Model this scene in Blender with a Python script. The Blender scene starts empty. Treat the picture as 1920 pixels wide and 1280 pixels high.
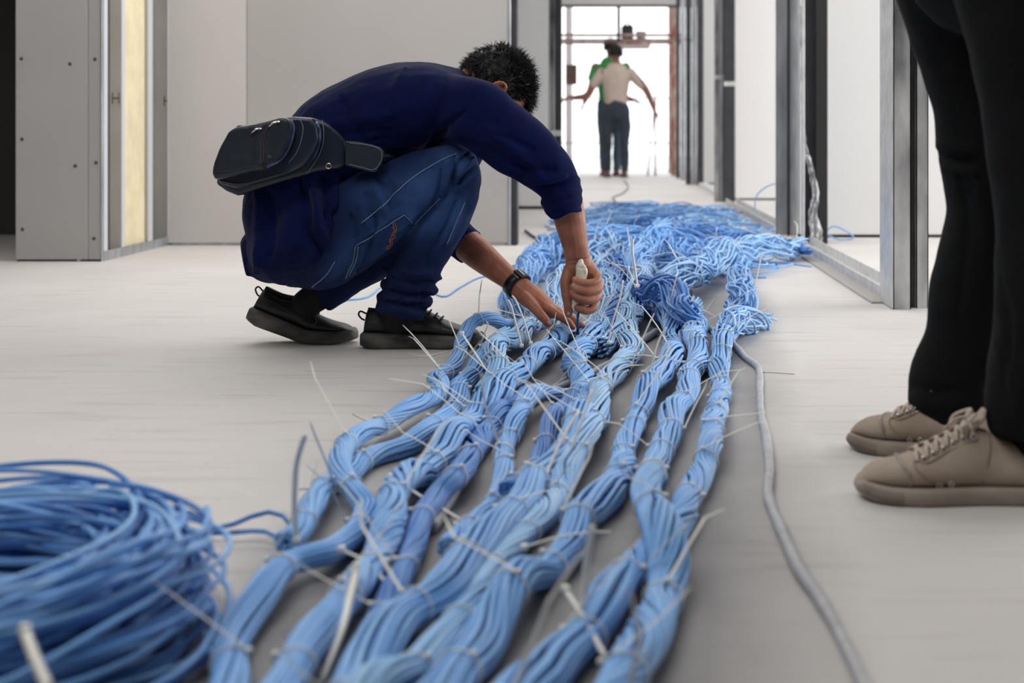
import bpy, math, random
import numpy as np
from mathutils import Vector, Matrix, noise
from mathutils.bvhtree import BVHTree
random.seed(7); rng = np.random.RandomState(7)
C = bpy.context.scene.collection
SC = bpy.context.scene
# ------------------------------------------------------------------ camera
F = 2667.0; H = 0.525; VX, VY = 1157.0, 256.0
cam = bpy.data.cameras.new('camera'); camo = bpy.data.objects.new('camera', cam); C.objects.link(camo)
camo.location = (0, 0, H); camo.rotation_euler = (math.radians(90), 0, 0)
cam.lens = 50.0; cam.sensor_width = 36.0; cam.clip_end = 200
cam.shift_x = -(VX-960)/1920; cam.shift_y = -(640-VY)/1920
cam.dof.use_dof = True; cam.dof.focus_distance = 3.45; cam.dof.aperture_fstop = 4.0
SC.camera = camo
# ------------------------------------------------------------------ world, lights, exposure
w = bpy.data.worlds.new('world'); SC.world = w; w.use_nodes = True
bg = w.node_tree.nodes['Background']; bg.inputs[0].default_value = (0.93, 0.96, 1.0, 1); bg.inputs[1].default_value = 2.6
SC.view_settings.view_transform = 'Standard'; SC.view_settings.look = 'None'
SC.view_settings.exposure = -0.17; SC.view_settings.gamma = 1.0
def area(name, loc, target, sx, sy, power, col=(1, 1, 1)):
    l = bpy.data.lights.new(name, 'AREA'); l.shape = 'RECTANGLE'; l.size = sx; l.size_y = sy; l.energy = power; l.color = col
    o = bpy.data.objects.new(name, l); C.objects.link(o); o.location = loc
    d = Vector(target)-Vector(loc); o.rotation_euler = d.to_track_quat('-Z', 'Y').to_euler()
    return o
area('window_light', (4.6, 5.1, 1.6), (0, 3.8, 0.35), 5.0, 1.8, 140, (1.0, 0.98, 0.96))
area('corridor_window_light', (4.6, 10.0, 1.6), (0, 9.5, 0.6), 6.0, 1.8, 225, (1.0, 0.985, 0.97))
area('ceiling_light', (-1.2, 5.4, 2.8), (-1.0, 4.6, 0), 4.4, 3.4, 162, (1.0, 0.985, 0.96))
area('corridor_fill_light', (0.0, 14.6, 2.84), (0, 14.6, 0), 1.3, 6.0, 70, (1.0, 1.0, 1.0))  # unseen fill added over the corridor to lift its floor
area('front_fill_light', (-1.0, 1.3, 2.8), (-0.8, 1.5, 0), 2.2, 2.0, 50, (1.0, 0.99, 0.97))  # unseen overhead fill added to brighten the foreground cables

# ------------------------------------------------------------------ helpers
def P(px, py, Y):
    return Vector(((px-VX)*Y/F, Y, H-(py-VY)*Y/F))
def G(px, py, z=0.0):
    Y = F*(H-z)/(py-VY); return Vector(((px-VX)*Y/F, Y, z))
def link(name, me, mat=None, parent=None, smooth=True):
    o = bpy.data.objects.new(name, me); C.objects.link(o)
    if mat is not None:
        me.materials.clear(); me.materials.append(mat)
    if parent is not None: o.parent = parent
    if smooth and len(me.polygons): me.polygons.foreach_set('use_smooth', [True]*len(me.polygons))
    return o
def mesh(vs, fs, name='m'):
    me = bpy.data.meshes.new(name); me.from_pydata([tuple(v) for v in vs], [], fs); me.update(); return me
def thing(name, label, cat, group=None, loc=(0, 0, 0)):
    o = bpy.data.objects.new(name, None); C.objects.link(o); o.empty_display_size = 0.05
    o.location = loc
    o['label'] = label; o['category'] = cat
    if group: o['group'] = group
    return o
def tag(o, label, cat, group=None):
    o['label'] = label; o['category'] = cat
    if group: o['group'] = group
    return o
def struct(name):
    o = bpy.data.objects.new(name, None); C.objects.link(o); o['kind'] = 'structure'; return o
class MB:
    def __init__(s): s.v = []; s.f = []
    def add(s, vs, fs):
        k = len(s.v); s.v += [tuple(p) for p in vs]; s.f += [tuple(i+k for i in q) for q in fs]; return s
    def box(s, x0, x1, y0, y1, z0, z1, b=0.0):
        if b <= 0:
            v = [(x, y, z) for x in (x0, x1) for y in (y0, y1) for z in (z0, z1)]
            return s.add(v, [(0, 1, 3, 2), (4, 6, 7, 5), (0, 4, 5, 1), (2, 3, 7, 6), (0, 2, 6, 4), (1, 5, 7, 3)])
        v = []; sg = [(0, 0, 0)]
        import itertools
        idx = {}
        for (i, j, k) in itertools.product((0, 1), repeat=3):
            X = (x0, x1)[i]; Y = (y0, y1)[j]; Z = (z0, z1)[k]; dx = b if i == 0 else -b; dy = b if j == 0 else -b; dz = b if k == 0 else -b
            for a, p in enumerate(((X, Y+dy, Z+dz), (X+dx, Y, Z+dz), (X+dx, Y+dy, Z))):
                idx[(i, j, k, a)] = len(v); v.append(p)
        f = []
        for i in (0, 1): f.append([idx[(i, j, k, 0)] for j, k in ((0, 0), (1, 0), (1, 1), (0, 1))][::(-1 if i == 0 else 1)])
        for j in (0, 1): f.append([idx[(i, j, k, 1)] for i, k in ((0, 0), (0, 1), (1, 1), (1, 0))][::(-1 if j == 0 else 1)])
        for k in (0, 1): f.append([idx[(i, j, k, 2)] for i, j in ((0, 0), (1, 0), (1, 1), (0, 1))][::(-1 if k == 0 else 1)])
        for j in (0, 1):
            for k in (0, 1): f.append([idx[(0, j, k, 1)], idx[(1, j, k, 1)], idx[(1, j, k, 2)], idx[(0, j, k, 2)]])
        for i in (0, 1):
            for k in (0, 1): f.append([idx[(i, 0, k, 0)], idx[(i, 1, k, 0)], idx[(i, 1, k, 2)], idx[(i, 0, k, 2)]])
        for i in (0, 1):
            for j in (0, 1): f.append([idx[(i, j, 0, 0)], idx[(i, j, 1, 0)], idx[(i, j, 1, 1)], idx[(i, j, 0, 1)]])
        for i in (0, 1):
            for j in (0, 1):
                for k in (0, 1): f.append([idx[(i, j, k, 0)], idx[(i, j, k, 1)], idx[(i, j, k, 2)]])
        return s.add(v, f)
    def tube(s, pts, r, n=8, cap=True, flat=1.0, closed=False):
        v, f = tube_np(pts, r, n, cap, flat, closed); return s.add(v, f)
    def build(s, name, mat, parent=None, smooth=False, recalc=True):
        me = mesh(s.v, s.f, name)
        if recalc:
            import bmesh
            b = bmesh.new(); b.from_mesh(me); bmesh.ops.recalc_face_normals(b, faces=b.faces); b.to_mesh(me); b.free()
        return link(name, me, mat, parent, smooth)
def tube_np(pts, r, n=6, cap=True, flat=1.0, closed=False, up=None):
    p = np.array([tuple(q) for q in pts], float); m = len(p)
    r = np.full(m, r) if np.isscalar(r) else np.array(r, float)
    t = np.roll(p, -1, 0)-np.roll(p, 1, 0) if closed else np.gradient(p, axis=0)
    t /= np.linalg.norm(t, axis=1)[:, None]+1e-12
    u = np.array(up if up is not None else ((0, 0, 1.0) if abs(t[0][2]) < 0.9 else (0, 1.0, 0)), float)
    a = np.zeros((m, 3))
    for i in range(m):
        u = u-t[i]*np.dot(u, t[i]); L = np.linalg.norm(u)
        if L < 1e-6: u = np.cross(t[i], (0.3, 0.9, 0.2)); L = np.linalg.norm(u)
        u = u/L; a[i] = u
    b = np.cross(t, a)
    th = np.arange(n)*2*math.pi/n
    ring = p[:, None, :]+r[:, None, None]*(np.cos(th)[None, :, None]*a[:, None, :]*flat+np.sin(th)[None, :, None]*b[:, None, :])
    v = ring.reshape(-1, 3)
    f = []
    for i in range(m if closed else m-1):
        j = (i+1) % m
        for k in range(n):
            k2 = (k+1) % n; f.append((i*n+k, j*n+k, j*n+k2, i*n+k2))
    if cap and not closed:
        f.append(tuple(range(n))); f.append(tuple((m-1)*n+k for k in reversed(range(n))))
    return v.tolist(), f
def cr(pts, sub=6):
    """Catmull-Rom through rows of numbers"""
    p = np.array([tuple(q) for q in pts], float); n = len(p)
    if n < 3: 
        return np.array([p[0]+(p[-1]-p[0])*k/sub for k in range(sub+1)])
    q = np.vstack([2*p[0]-p[1], p, 2*p[-1]-p[-2]]); out = []
    for i in range(1, n):
        a, b, c, d = q[i-1], q[i], q[i+1], q[i+2]
        for k in range(sub):
            t = k/sub; out.append(0.5*((2*b)+(c-a)*t+(2*a-5*b+4*c-d)*t*t+(3*b-a-3*c+d)*t**3))
    out.append(p[-1]); return np.array(out)
def loft(rows, n=20, sub=4, c0=True, c1=True, lat=(0, 1, 0)):
    """rows: (Vector, r_in_plane, r_lateral). Round caps when c0/c1."""
    A = cr([tuple(p)+(a, b) for p, a, b in rows], sub)
    p = A[:, :3]; ri = np.maximum(A[:, 3], 1e-4); rl = np.maximum(A[:, 4], 1e-4)
    t = np.gradient(p, axis=0); t /= np.linalg.norm(t, axis=1)[:, None]+1e-12
    P2 = [list(x) for x in p]; R1 = list(ri); R2 = list(rl); T = [x for x in t]
    def capr(pt, tt, a, b, sgn):
        o = []
        for an in (25, 50, 72, 88):
            s_, c_ = math.sin(math.radians(an)), math.cos(math.radians(an)); h = min(a, b)
            o.append((pt+tt*sgn*h*s_, a*c_, b*c_, tt))
        return o
    pre = capr(p[0], t[0], ri[0], rl[0], -1)[::-1] if c0 else []
    post = capr(p[-1], t[-1], ri[-1], rl[-1], 1) if c1 else []
    seq = pre+[(p[i], ri[i], rl[i], t[i]) for i in range(len(p))]+post
    L = np.array(lat, float); v = []; f = []
    for (pt, a, b, tt) in seq:
        l = L-tt*np.dot(L, tt); l /= np.linalg.norm(l)+1e-9; nn = np.cross(tt, l)
        for k in range(n):
            th = 2*math.pi*k/n; v.append(tuple(pt+nn*a*math.cos(th)+l*b*math.sin(th)))
    m = len(seq)
    for i in range(m-1):
        for k in range(n):
            k2 = (k+1) % n; f.append((i*n+k, i*n+k2, (i+1)*n+k2, (i+1)*n+k))
    f.append(tuple(reversed(range(n)))); f.append(tuple((m-1)*n+k for k in range(n)))
    return v, f
def ellipsoid(c, ax, rad, n=20, m=12):
    """ax: 3 unit vectors"""
    v = []; f = []
    for i in range(m+1):
        ph = math.pi*i/m
        ph = min(max(ph, 0.02), math.pi-0.02)
        for k in range(n):
            th = 2*math.pi*k/n
            d = (math.sin(ph)*math.cos(th)*rad[0], math.sin(ph)*math.sin(th)*rad[1], math.cos(ph)*rad[2])
            v.append(tuple(Vector(c)+Vector(ax[0])*d[0]+Vector(ax[1])*d[1]+Vector(ax[2])*d[2]))
    for i in range(m):
        for k in range(n):
            k2 = (k+1) % n; f.append((i*n+k, (i+1)*n+k, (i+1)*n+k2, i*n+k2))
    f.append(tuple(range(n))[::-1]); f.append(tuple(m*n+k for k in range(n)))
    return v, f
XYZ = ((1, 0, 0), (0, 1, 0), (0, 0, 1))
def union(parts, voxel, smooth=4, name='u'):
    """closed shells -> one continuous skin mesh"""
    mb = MB()
    for v, f in parts: mb.add(v, f)
    me = mesh(mb.v, mb.f, name)
    import bmesh
    b = bmesh.new(); b.from_mesh(me); bmesh.ops.recalc_face_normals(b, faces=b.faces); b.to_mesh(me); b.free()
    o = bpy.data.objects.new('tmp', me); C.objects.link(o)
    r = o.modifiers.new('r', 'REMESH'); r.mode = 'VOXEL'; r.voxel_size = voxel
    if smooth:
        s = o.modifiers.new('s', 'SMOOTH'); s.factor = 0.5; s.iterations = smooth
    dg = bpy.context.evaluated_depsgraph_get()
    out = bpy.data.meshes.new_from_object(o.evaluated_get(dg))
    bpy.data.objects.remove(o); bpy.data.meshes.remove(me)
    return out
def getco(me):
    a = np.empty(len(me.vertices)*3); me.vertices.foreach_get('co', a); return a.reshape(-1, 3)
def getno(me):
    a = np.empty(len(me.vertices)*3); me.vertex_normals.foreach_get('vector', a); return a.reshape(-1, 3)
def setco(me, a): me.vertices.foreach_set('co', a.reshape(-1)); me.update()
def join_meshes(ms):
    mb = MB()
    for m in ms:
        mb.add(getco(m).tolist(), [tuple(p.vertices) for p in m.polygons])
    return mesh(mb.v, mb.f)
def folds(me, strokes, side=-1, far=None):
    """press fabric folds: strokes = (amplitude m, width px, [(px,py)...]) read from the near side of the cloth"""
    co = getco(me); no = getno(me)
    px = VX+co[:, 0]*F/co[:, 1]; py = VY+(H-co[:, 2])*F/co[:, 1]
    q = np.stack([px, py], 1); d = np.zeros(len(co)); face = np.clip((side*no[:, 1]+0.45)/0.6, 0, 1)
    for amp, wd, line in strokes:
        L = cr(line, 4); best = np.full(len(co), 1e9)
        tot = len(L)-1
        for i in range(tot):
            a, b = L[i], L[i+1]; ab = b-a; t = np.clip(((q-a)@ab)/(ab@ab+1e-9), 0, 1)
            dd = np.linalg.norm(q-(a+t[:, None]*ab), axis=1)
            e = min(1, 4*(i+0.7)/tot, 4*(tot-i-0.3+0.4)/tot)
            best = np.minimum(best, dd/max(e, 0.25))
        d += amp*np.exp(-(best/wd)**2)
    co = co+no*(d*face)[:, None]
    if far is not None and side == -1: pass
    setco(me, co)
def ripple(me, amp, scale, stretch=(1, 1, 1), seed=0):
    co = getco(me); no = getno(me); s = np.array(stretch)/scale
    d = np.array([noise.noise(Vector((c*s).tolist())+Vector((seed, 0, 0))) for c in co])
    setco(me, co+no*(amp*d)[:, None])
def surf(bvh, px, py, off=0.001):
    o = Vector((0, 0, H)); d = (P(px, py, 3.0)-o).normalized()
    hit, n, i, dist = bvh.ray_cast(o, d)
    if hit is None: return None
    return hit+n*off
def surf_line(bvh, line, off=0.001, sub=6):
    L = [surf(bvh, a, b, off) for a, b in cr(line, sub)]
    return [p for p in L if p is not None]

# ------------------------------------------------------------------ materials
def mat(name, col, rough=0.6, metal=0.0, spec=0.5, noise_amt=0.0, noise_scale=20.0, bump=0.0, bump_scale=60.0, col2=None, stretch=(1, 1, 1), sheen=0.0, detail=4, coord='Object', sss=0.0):
    m = bpy.data.materials.new(name); m.use_nodes = True; nt = m.node_tree; N = nt.nodes; L = nt.links
    b = N['Principled BSDF']; b.inputs['Base Color'].default_value = (*col, 1); b.inputs['Roughness'].default_value = rough
    b.inputs['Metallic'].default_value = metal; b.inputs['Specular IOR Level'].default_value = spec
    if sheen: b.inputs['Sheen Weight'].default_value = sheen
    if sss:
        b.inputs['Subsurface Weight'].default_value = sss; b.inputs['Subsurface Radius'].default_value = (0.01, 0.004, 0.002); b.inputs['Subsurface Scale'].default_value = 1.0
    tc = N.new('ShaderNodeTexCoord'); mp = N.new('ShaderNodeMapping'); mp.inputs['Scale'].default_value = stretch
    L.new(tc.outputs[coord], mp.inputs[0])
    if noise_amt or col2:
        nz = N.new('ShaderNodeTexNoise'); nz.inputs['Scale'].default_value = noise_scale; nz.inputs['Detail'].default_value = detail
        L.new(mp.outputs[0], nz.inputs[0])
        mx = N.new('ShaderNodeMix'); mx.data_type = 'RGBA'
        c2 = col2 if col2 else tuple(c*(1-noise_amt) for c in col)
        mx.inputs[6].default_value = (*col, 1); mx.inputs[7].default_value = (*c2, 1)
        rp = N.new('ShaderNodeMapRange'); rp.inputs[1].default_value = 0.35; rp.inputs[2].default_value = 0.65
        L.new(nz.outputs[0], rp.inputs[0]); L.new(rp.outputs[0], mx.inputs[0]); L.new(mx.outputs[2], b.inputs['Base Color'])
    if bump:
        nb = N.new('ShaderNodeTexNoise'); nb.inputs['Scale'].default_value = bump_scale; nb.inputs['Detail'].default_value = 3
        L.new(mp.outputs[0], nb.inputs[0]); bp = N.new('ShaderNodeBump'); bp.inputs['Strength'].default_value = 1.0; bp.inputs['Distance'].default_value = bump
        L.new(nb.outputs[0], bp.inputs['Height']); L.new(bp.outputs[0], b.inputs['Normal'])
    return m
def s2l(r, g, b): return tuple(((c/255)/12.92 if c/255 <= 0.04045 else ((c/255+0.055)/1.055)**2.4) for c in (r, g, b))
M = {}
M['board'] = mat('plasterboard', s2l(196, 192, 189), 0.85, noise_amt=0.05, noise_scale=1.5, bump=0.0006, bump_scale=30)
M['board_white'] = mat('white_board', s2l(222, 221, 220), 0.8, noise_amt=0.03, noise_scale=1.2)
M['board_raw'] = mat('raw_plasterboard', s2l(176, 172, 169), 0.85, noise_amt=0.06, noise_scale=2)
M['board_back'] = mat('board_backing', s2l(190, 184, 174), 0.9, noise_amt=0.06, noise_scale=3)
M['cream'] = mat('insulation_board', s2l(228, 214, 178), 0.9, noise_amt=0.15, noise_scale=9, bump=0.002, bump_scale=40)
M['steel'] = mat('galvanised_steel', s2l(200, 203, 207), 0.38, 0.75, noise_amt=0.35, noise_scale=14, stretch=(1, 1, 0.3), detail=8)
M['steel_worn'] = mat('worn_steel', s2l(205, 205, 204), 0.45, 0.55, col2=s2l(88, 88, 90), noise_scale=7, stretch=(1, 1, 0.35), detail=10)
M['steel_dark'] = mat('dark_steel_frame', s2l(62, 62, 66), 0.5, 0.3, noise_amt=0.3, noise_scale=10)
M['black_steel'] = mat('black_frame_steel', s2l(36, 36, 38), 0.55, 0.2)
M['track'] = mat('track_steel', s2l(214, 214, 214), 0.45, 0.3, noise_amt=0.2, noise_scale=20)
M['stud_web'] = mat('stud_web_steel', s2l(196, 190, 181), .55, .15, noise_amt=.08, noise_scale=6)  # tan of the mirrored board put into the web colour
M['stud_flange'] = mat('stud_flange_steel', s2l(208, 212, 218), .45, .25)
M['dark'] = mat('shade_dark_wall', s2l(70, 69, 66), 0.9, noise_amt=0.1, noise_scale=2)  # dark base colour stands in for the unlit side room
M['screw'] = mat('screw', s2l(95, 90, 86), 0.5, 0.6)
M['film'] = mat('plastic_film', s2l(215, 217, 220), 0.2, 0.0, noise_amt=0.4, noise_scale=30, bump=0.003, bump_scale=25)
M['rust'] = mat('rust_primer', s2l(150, 92, 70), 0.7, col2=s2l(196, 170, 160), noise_scale=14, stretch=(1, 1, .4))
M['pipe'] = mat('scaffold_pipe', s2l(150, 130, 125), 0.6, 0.2, noise_amt=0.3)
M['cardboard'] = mat('brown_board', s2l(104, 84, 74), 0.9, noise_amt=0.2)
M['conduit'] = mat('grey_sheath', s2l(176, 178, 182), 0.55, noise_amt=0.2, noise_scale=30, bump=0.0005, bump_scale=80)
M['conduit_dark'] = mat('dark_sheath', s2l(60, 70, 88), 0.5, noise_amt=0.2)
M['tie'] = mat('nylon_tie', s2l(240, 238, 230), 0.35, spec=0.5, sss=0.0)
M['sweater'] = mat('navy_knit', s2l(8, 20, 66), 0.9, spec=0.1, noise_amt=0.25, noise_scale=25, bump=0.0004, bump_scale=700, sheen=0.04)
M['skin'] = mat('tanned_skin', s2l(176, 116, 88), 0.5, col2=s2l(148, 88, 66), noise_scale=28, bump=0.0005, bump_scale=260, sss=0.08)
M['skin2'] = mat('brown_skin', s2l(135, 88, 70), 0.6)
M['hair'] = mat('black_hair', s2l(20, 18, 17), 0.5, spec=0.35)
M['leather'] = mat('dark_leather', s2l(34, 42, 54), 0.34, noise_amt=0.2, noise_scale=30, bump=0.0007, bump_scale=420)
M['leather_smooth'] = mat('smooth_leather', s2l(30, 38, 54), 0.28, bump=0.0003, bump_scale=60)
M['zip'] = mat('zip_teeth', s2l(74, 88, 130), 0.4, 0.3, noise_amt=0.5, noise_scale=900)
M['piping'] = mat('worn_piping', s2l(112, 118, 128), 0.4)
M['chrome'] = mat('chrome', s2l(220, 215, 205), 0.2, 1.0)
M['shoe_black'] = mat('black_shoe', s2l(36, 37, 38), 0.5, noise_amt=0.3, noise_scale=25, bump=0.0004, bump_scale=300)
M['shoe_mesh'] = mat('black_shoe_fabric', s2l(22, 21, 22), 0.85, bump=0.0006, bump_scale=900)
M['sole_black'] = mat('dusty_black_sole', s2l(48, 48, 49), 0.6, col2=s2l(100, 96, 92), noise_scale=16, detail=8, stretch=(1, 1, 2.5))
M['lace_black'] = mat('black_lace', s2l(20, 20, 20), 0.8)
M['canvas'] = mat('beige_canvas', s2l(178, 163, 149), 0.9, col2=s2l(156, 139, 123), noise_scale=12, bump=0.0006, bump_scale=700)
M['sole_beige'] = mat('beige_rubber', s2l(160, 149, 138), 0.65, col2=s2l(142, 130, 118), noise_scale=15)
M['lace_beige'] = mat('beige_lace', s2l(192, 178, 164), 0.85)
M['trouser_black'] = mat('black_cotton', s2l(17, 18, 19), 0.92, spec=0.2, bump=0.0008, bump_scale=120)
M['shirt_black'] = mat('black_shirt', s2l(20, 20, 22), 0.9, spec=0.2)
M['shirt_beige'] = mat('beige_shirt', s2l(190, 172, 160), 0.9, noise_amt=0.15, noise_scale=8)
M['shirt_green'] = mat('green_vest', s2l(60, 150, 80), 0.8, noise_amt=0.2)
M['jeans_far'] = mat('dark_far_jeans', s2l(52, 60, 72), 0.9, noise_amt=0.3, noise_scale=8)
M['jeans_far2'] = mat('blue_far_jeans', s2l(70, 88, 100), 0.9, noise_amt=0.3, noise_scale=8)
M['shoe_brown'] = mat('brown_shoe', s2l(100, 72, 66), 0.7)
M['tool'] = mat('cream_plastic', s2l(226, 218, 196), 0.4, noise_amt=0.1, noise_scale=60)
M['black_plastic'] = mat('black_plastic', s2l(22, 22, 24), 0.4)
M['blade'] = mat('blue_shaft', s2l(50, 92, 128), 0.35, 0.4)
M['seam'] = mat('pale_seam_thread', s2l(128, 146, 176), 0.9)
M['orange_thread'] = mat('orange_thread', s2l(176, 106, 62), 0.8)
def cable_mat(name, a, b, dust):
    m = bpy.data.materials.new(name); m.use_nodes = True; nt = m.node_tree; N = nt.nodes; L = nt.links; bs = N['Principled BSDF']
    bs.inputs['Roughness'].default_value = 0.5; bs.inputs['Specular IOR Level'].default_value = 0.45
    oi = N.new('ShaderNodeObjectInfo'); mx = N.new('ShaderNodeMix'); mx.data_type = 'RGBA'
    mx.inputs[6].default_value = (*a, 1); mx.inputs[7].default_value = (*b, 1); L.new(oi.outputs['Random'], mx.inputs[0])
    tc = N.new('ShaderNodeTexCoord'); nz = N.new('ShaderNodeTexNoise'); nz.inputs['Scale'].default_value = 16; nz.inputs['Detail'].default_value = 5; L.new(tc.outputs['Object'], nz.inputs[0])
    rp = N.new('ShaderNodeMapRange'); rp.inputs[1].default_value = 0.5; rp.inputs[2].default_value = 0.8; rp.inputs[4].default_value = dust; L.new(nz.outputs[0], rp.inputs[0])
    m2 = N.new('ShaderNodeMix'); m2.data_type = 'RGBA'; m2.inputs[7].default_value = (*s2l(190, 200, 215), 1)
    L.new(mx.outputs[2], m2.inputs[6]); L.new(rp.outputs[0], m2.inputs[0]); L.new(m2.outputs[2], bs.inputs['Base Color'])
    return m
M['cable'] = cable_mat('blue_cable_sheath', s2l(106, 165, 229), s2l(138, 189, 238), 0.35)
M['cable_pale'] = cable_mat('dusty_blue_sheath', s2l(128, 180, 231), s2l(162, 204, 238), 0.5)
M['cable_deep'] = cable_mat('deep_blue_sheath', s2l(64, 120, 192), s2l(92, 150, 216), 0.2)
# denim: worn where the 'wear' attribute says
m = bpy.data.materials.new('denim'); m.use_nodes = True; nt = m.node_tree; N = nt.nodes; L = nt.links; bs = N['Principled BSDF']
bs.inputs['Roughness'].default_value = 0.9; bs.inputs['Specular IOR Level'].default_value = 0.2
at = N.new('ShaderNodeAttribute'); at.attribute_name = 'wear'; tc = N.new('ShaderNodeTexCoord')
nz = N.new('ShaderNodeTexNoise'); nz.inputs['Scale'].default_value = 14; nz.inputs['Detail'].default_value = 6; L.new(tc.outputs['Object'], nz.inputs[0])
nf = N.new('ShaderNodeTexNoise'); nf.inputs['Scale'].default_value = 420; L.new(tc.outputs['Object'], nf.inputs[0])
ad = N.new('ShaderNodeMath'); ad.operation = 'MULTIPLY'; L.new(at.outputs['Fac'], ad.inputs[0])
rp = N.new('ShaderNodeMapRange'); rp.inputs[1].default_value = 0.3; rp.inputs[2].default_value = 0.7; rp.inputs[3].default_value = 0.3; rp.inputs[4].default_value = 1.1; L.new(nz.outputs[0], rp.inputs[0]); L.new(rp.outputs[0], ad.inputs[1])
mx = N.new('ShaderNodeMix'); mx.data_type = 'RGBA'; mx.inputs[6].default_value = (*s2l(12, 25, 62), 1); mx.inputs[7].default_value = (*s2l(58, 88, 138), 1)
L.new(ad.outputs[0], mx.inputs[0]); L.new(mx.outputs[2], bs.inputs['Base Color'])
bp = N.new('ShaderNodeBump'); bp.inputs['Distance'].default_value = 0.0006; L.new(nf.outputs[0], bp.inputs['Height']); L.new(bp.outputs[0], bs.inputs['Normal'])
M['denim'] = m
# concrete floor: troweled, dusty, with the soft shade of people and cables painted as a darker lane
m = bpy.data.materials.new('concrete'); m.use_nodes = True; nt = m.node_tree; N = nt.nodes; L = nt.links; bs = N['Principled BSDF']
tc = N.new('ShaderNodeTexCoord')
def nz_(scale, st=(1, 1, 1), det=6):
    mp = N.new('ShaderNodeMapping'); mp.inputs['Scale'].default_value = st; L.new(tc.outputs['Object'], mp.inputs[0])
    z = N.new('ShaderNodeTexNoise'); z.inputs['Scale'].default_value = scale; z.inputs['Detail'].default_value = det; L.new(mp.outputs[0], z.inputs[0]); return z
def mr(src, a, b, c, d):
    r = N.new('ShaderNodeMapRange'); r.inputs[1].default_value = a; r.inputs[2].default_value = b; r.inputs[3].default_value = c; r.inputs[4].default_value = d; L.new(src, r.inputs[0]); return r.outputs[0]
def mixc(fac, a, b):
    x = N.new('ShaderNodeMix'); x.data_type = 'RGBA'; L.new(fac, x.inputs[0])
    for i, c in ((6, a), (7, b)):
        if isinstance(c, tuple): x.inputs[i].default_value = (*c, 1)
        else: L.new(c, x.inputs[i])
    return x.outputs[2]
base = mixc(mr(nz_(1.1).outputs[0], .35, .65, 0, 1), s2l(210, 206, 203), s2l(199, 195, 191))
streak = mr(nz_(5, (0.7, 5, 1), 8).outputs[0], .55, .75, 0, .5)
c1 = mixc(streak, base, s2l(170, 164, 160))
speck = mr(nz_(60, (1, 1.6, 1), 3).outputs[0], .7, .76, 0, .5)
c2 = mixc(speck, c1, s2l(150, 140, 132))
# painted shade lane: distance from a bent line under the cables
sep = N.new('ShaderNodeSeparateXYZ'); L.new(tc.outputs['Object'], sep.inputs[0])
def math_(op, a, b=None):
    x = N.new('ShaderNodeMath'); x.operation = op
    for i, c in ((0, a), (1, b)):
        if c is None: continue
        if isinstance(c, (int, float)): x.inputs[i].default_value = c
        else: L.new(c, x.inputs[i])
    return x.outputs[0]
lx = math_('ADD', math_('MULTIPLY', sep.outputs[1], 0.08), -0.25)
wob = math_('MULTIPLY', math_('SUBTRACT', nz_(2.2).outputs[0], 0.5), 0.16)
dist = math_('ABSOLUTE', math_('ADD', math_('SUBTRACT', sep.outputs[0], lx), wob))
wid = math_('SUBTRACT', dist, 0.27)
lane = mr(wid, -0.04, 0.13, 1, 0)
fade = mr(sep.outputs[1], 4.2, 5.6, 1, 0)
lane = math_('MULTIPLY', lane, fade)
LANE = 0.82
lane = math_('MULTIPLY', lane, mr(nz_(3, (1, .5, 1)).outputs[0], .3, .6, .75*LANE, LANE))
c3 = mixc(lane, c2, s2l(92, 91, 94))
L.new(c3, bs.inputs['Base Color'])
bs.inputs['Roughness'].default_value = 0.62; bs.inputs['Specular IOR Level'].default_value = 0.4
bp = N.new('ShaderNodeBump'); bp.inputs['Distance'].default_value = 0.0012; L.new(nz_(40, (1, 3, 1), 6).outputs[0], bp.inputs['Height']); L.new(bp.outputs[0], bs.inputs['Normal'])
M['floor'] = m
# ================================================================== the setting
fl = MB(); 
fl.add([(-8, -3, 0), (6, -3, 0), (6, 24, 0), (-8, 24, 0), (-8, -3, -.2), (6, -3, -.2), (6, 24, -.2), (-8, 24, -.2)], [(0, 1, 2, 3), (7, 6, 5, 4), (0, 4, 5, 1), (1, 5, 6, 2), (2, 6, 7, 3), (3, 7, 4, 0)])
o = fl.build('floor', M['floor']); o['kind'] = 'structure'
o = MB().box(-8, 6, -3, 20.2, 2.9, 3.05).build('ceiling', M['board_white']); o['kind'] = 'structure'
o = MB().box(-8, 6, -3.15, -3.0, 0, 2.9).build('light_blocker_back', M['dark']); o['kind'] = 'structure'  # unseen wall, kept dark to cut light from behind the camera
o = MB().box(-8.15, -8, -3.15, 24, 0, 2.9).build('wall_far_left', M['board']); o['kind'] = 'structure'

o = MB().box(1.45, 1.55, -3, 2.5, 0, 2.9).build('light_blocker_right', M['board_raw']); o['kind'] = 'structure'  # unseen partition added to keep window light off the right foreground
# --- wall that faces the camera behind the crouching worker (two boards with a filled joint)
YW = 6.86
wm = struct('wall_left')
xL, xJ, xR = P(322, 0, YW).x, P(462, 0, YW).x, P(953, 0, YW).x
MB().box(xL-.02, xJ-.001, YW, YW+.10, 0.012, 2.9, .003).build('plasterboard', M['board'], wm)
MB().box(xJ+.001, xR, YW, YW+.10, 0.012, 2.9, .003).build('plasterboard', M['board_raw'], wm)
MB().box(xL, xR-.01, YW+.012, YW+.09, 0.0, .013).build('bottom_track', M['steel'], wm)
MB().box(xR, xR+.012, YW-.004, YW+.104, 0, 2.9, .002).build('corner_bead', M['steel'], wm)
MB().box(xR+.012, P(970, 0, YW).x, YW+.0, YW+.1, 0, 2.9, .004).build('steel_stud', M['steel_dark'], wm)
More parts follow.
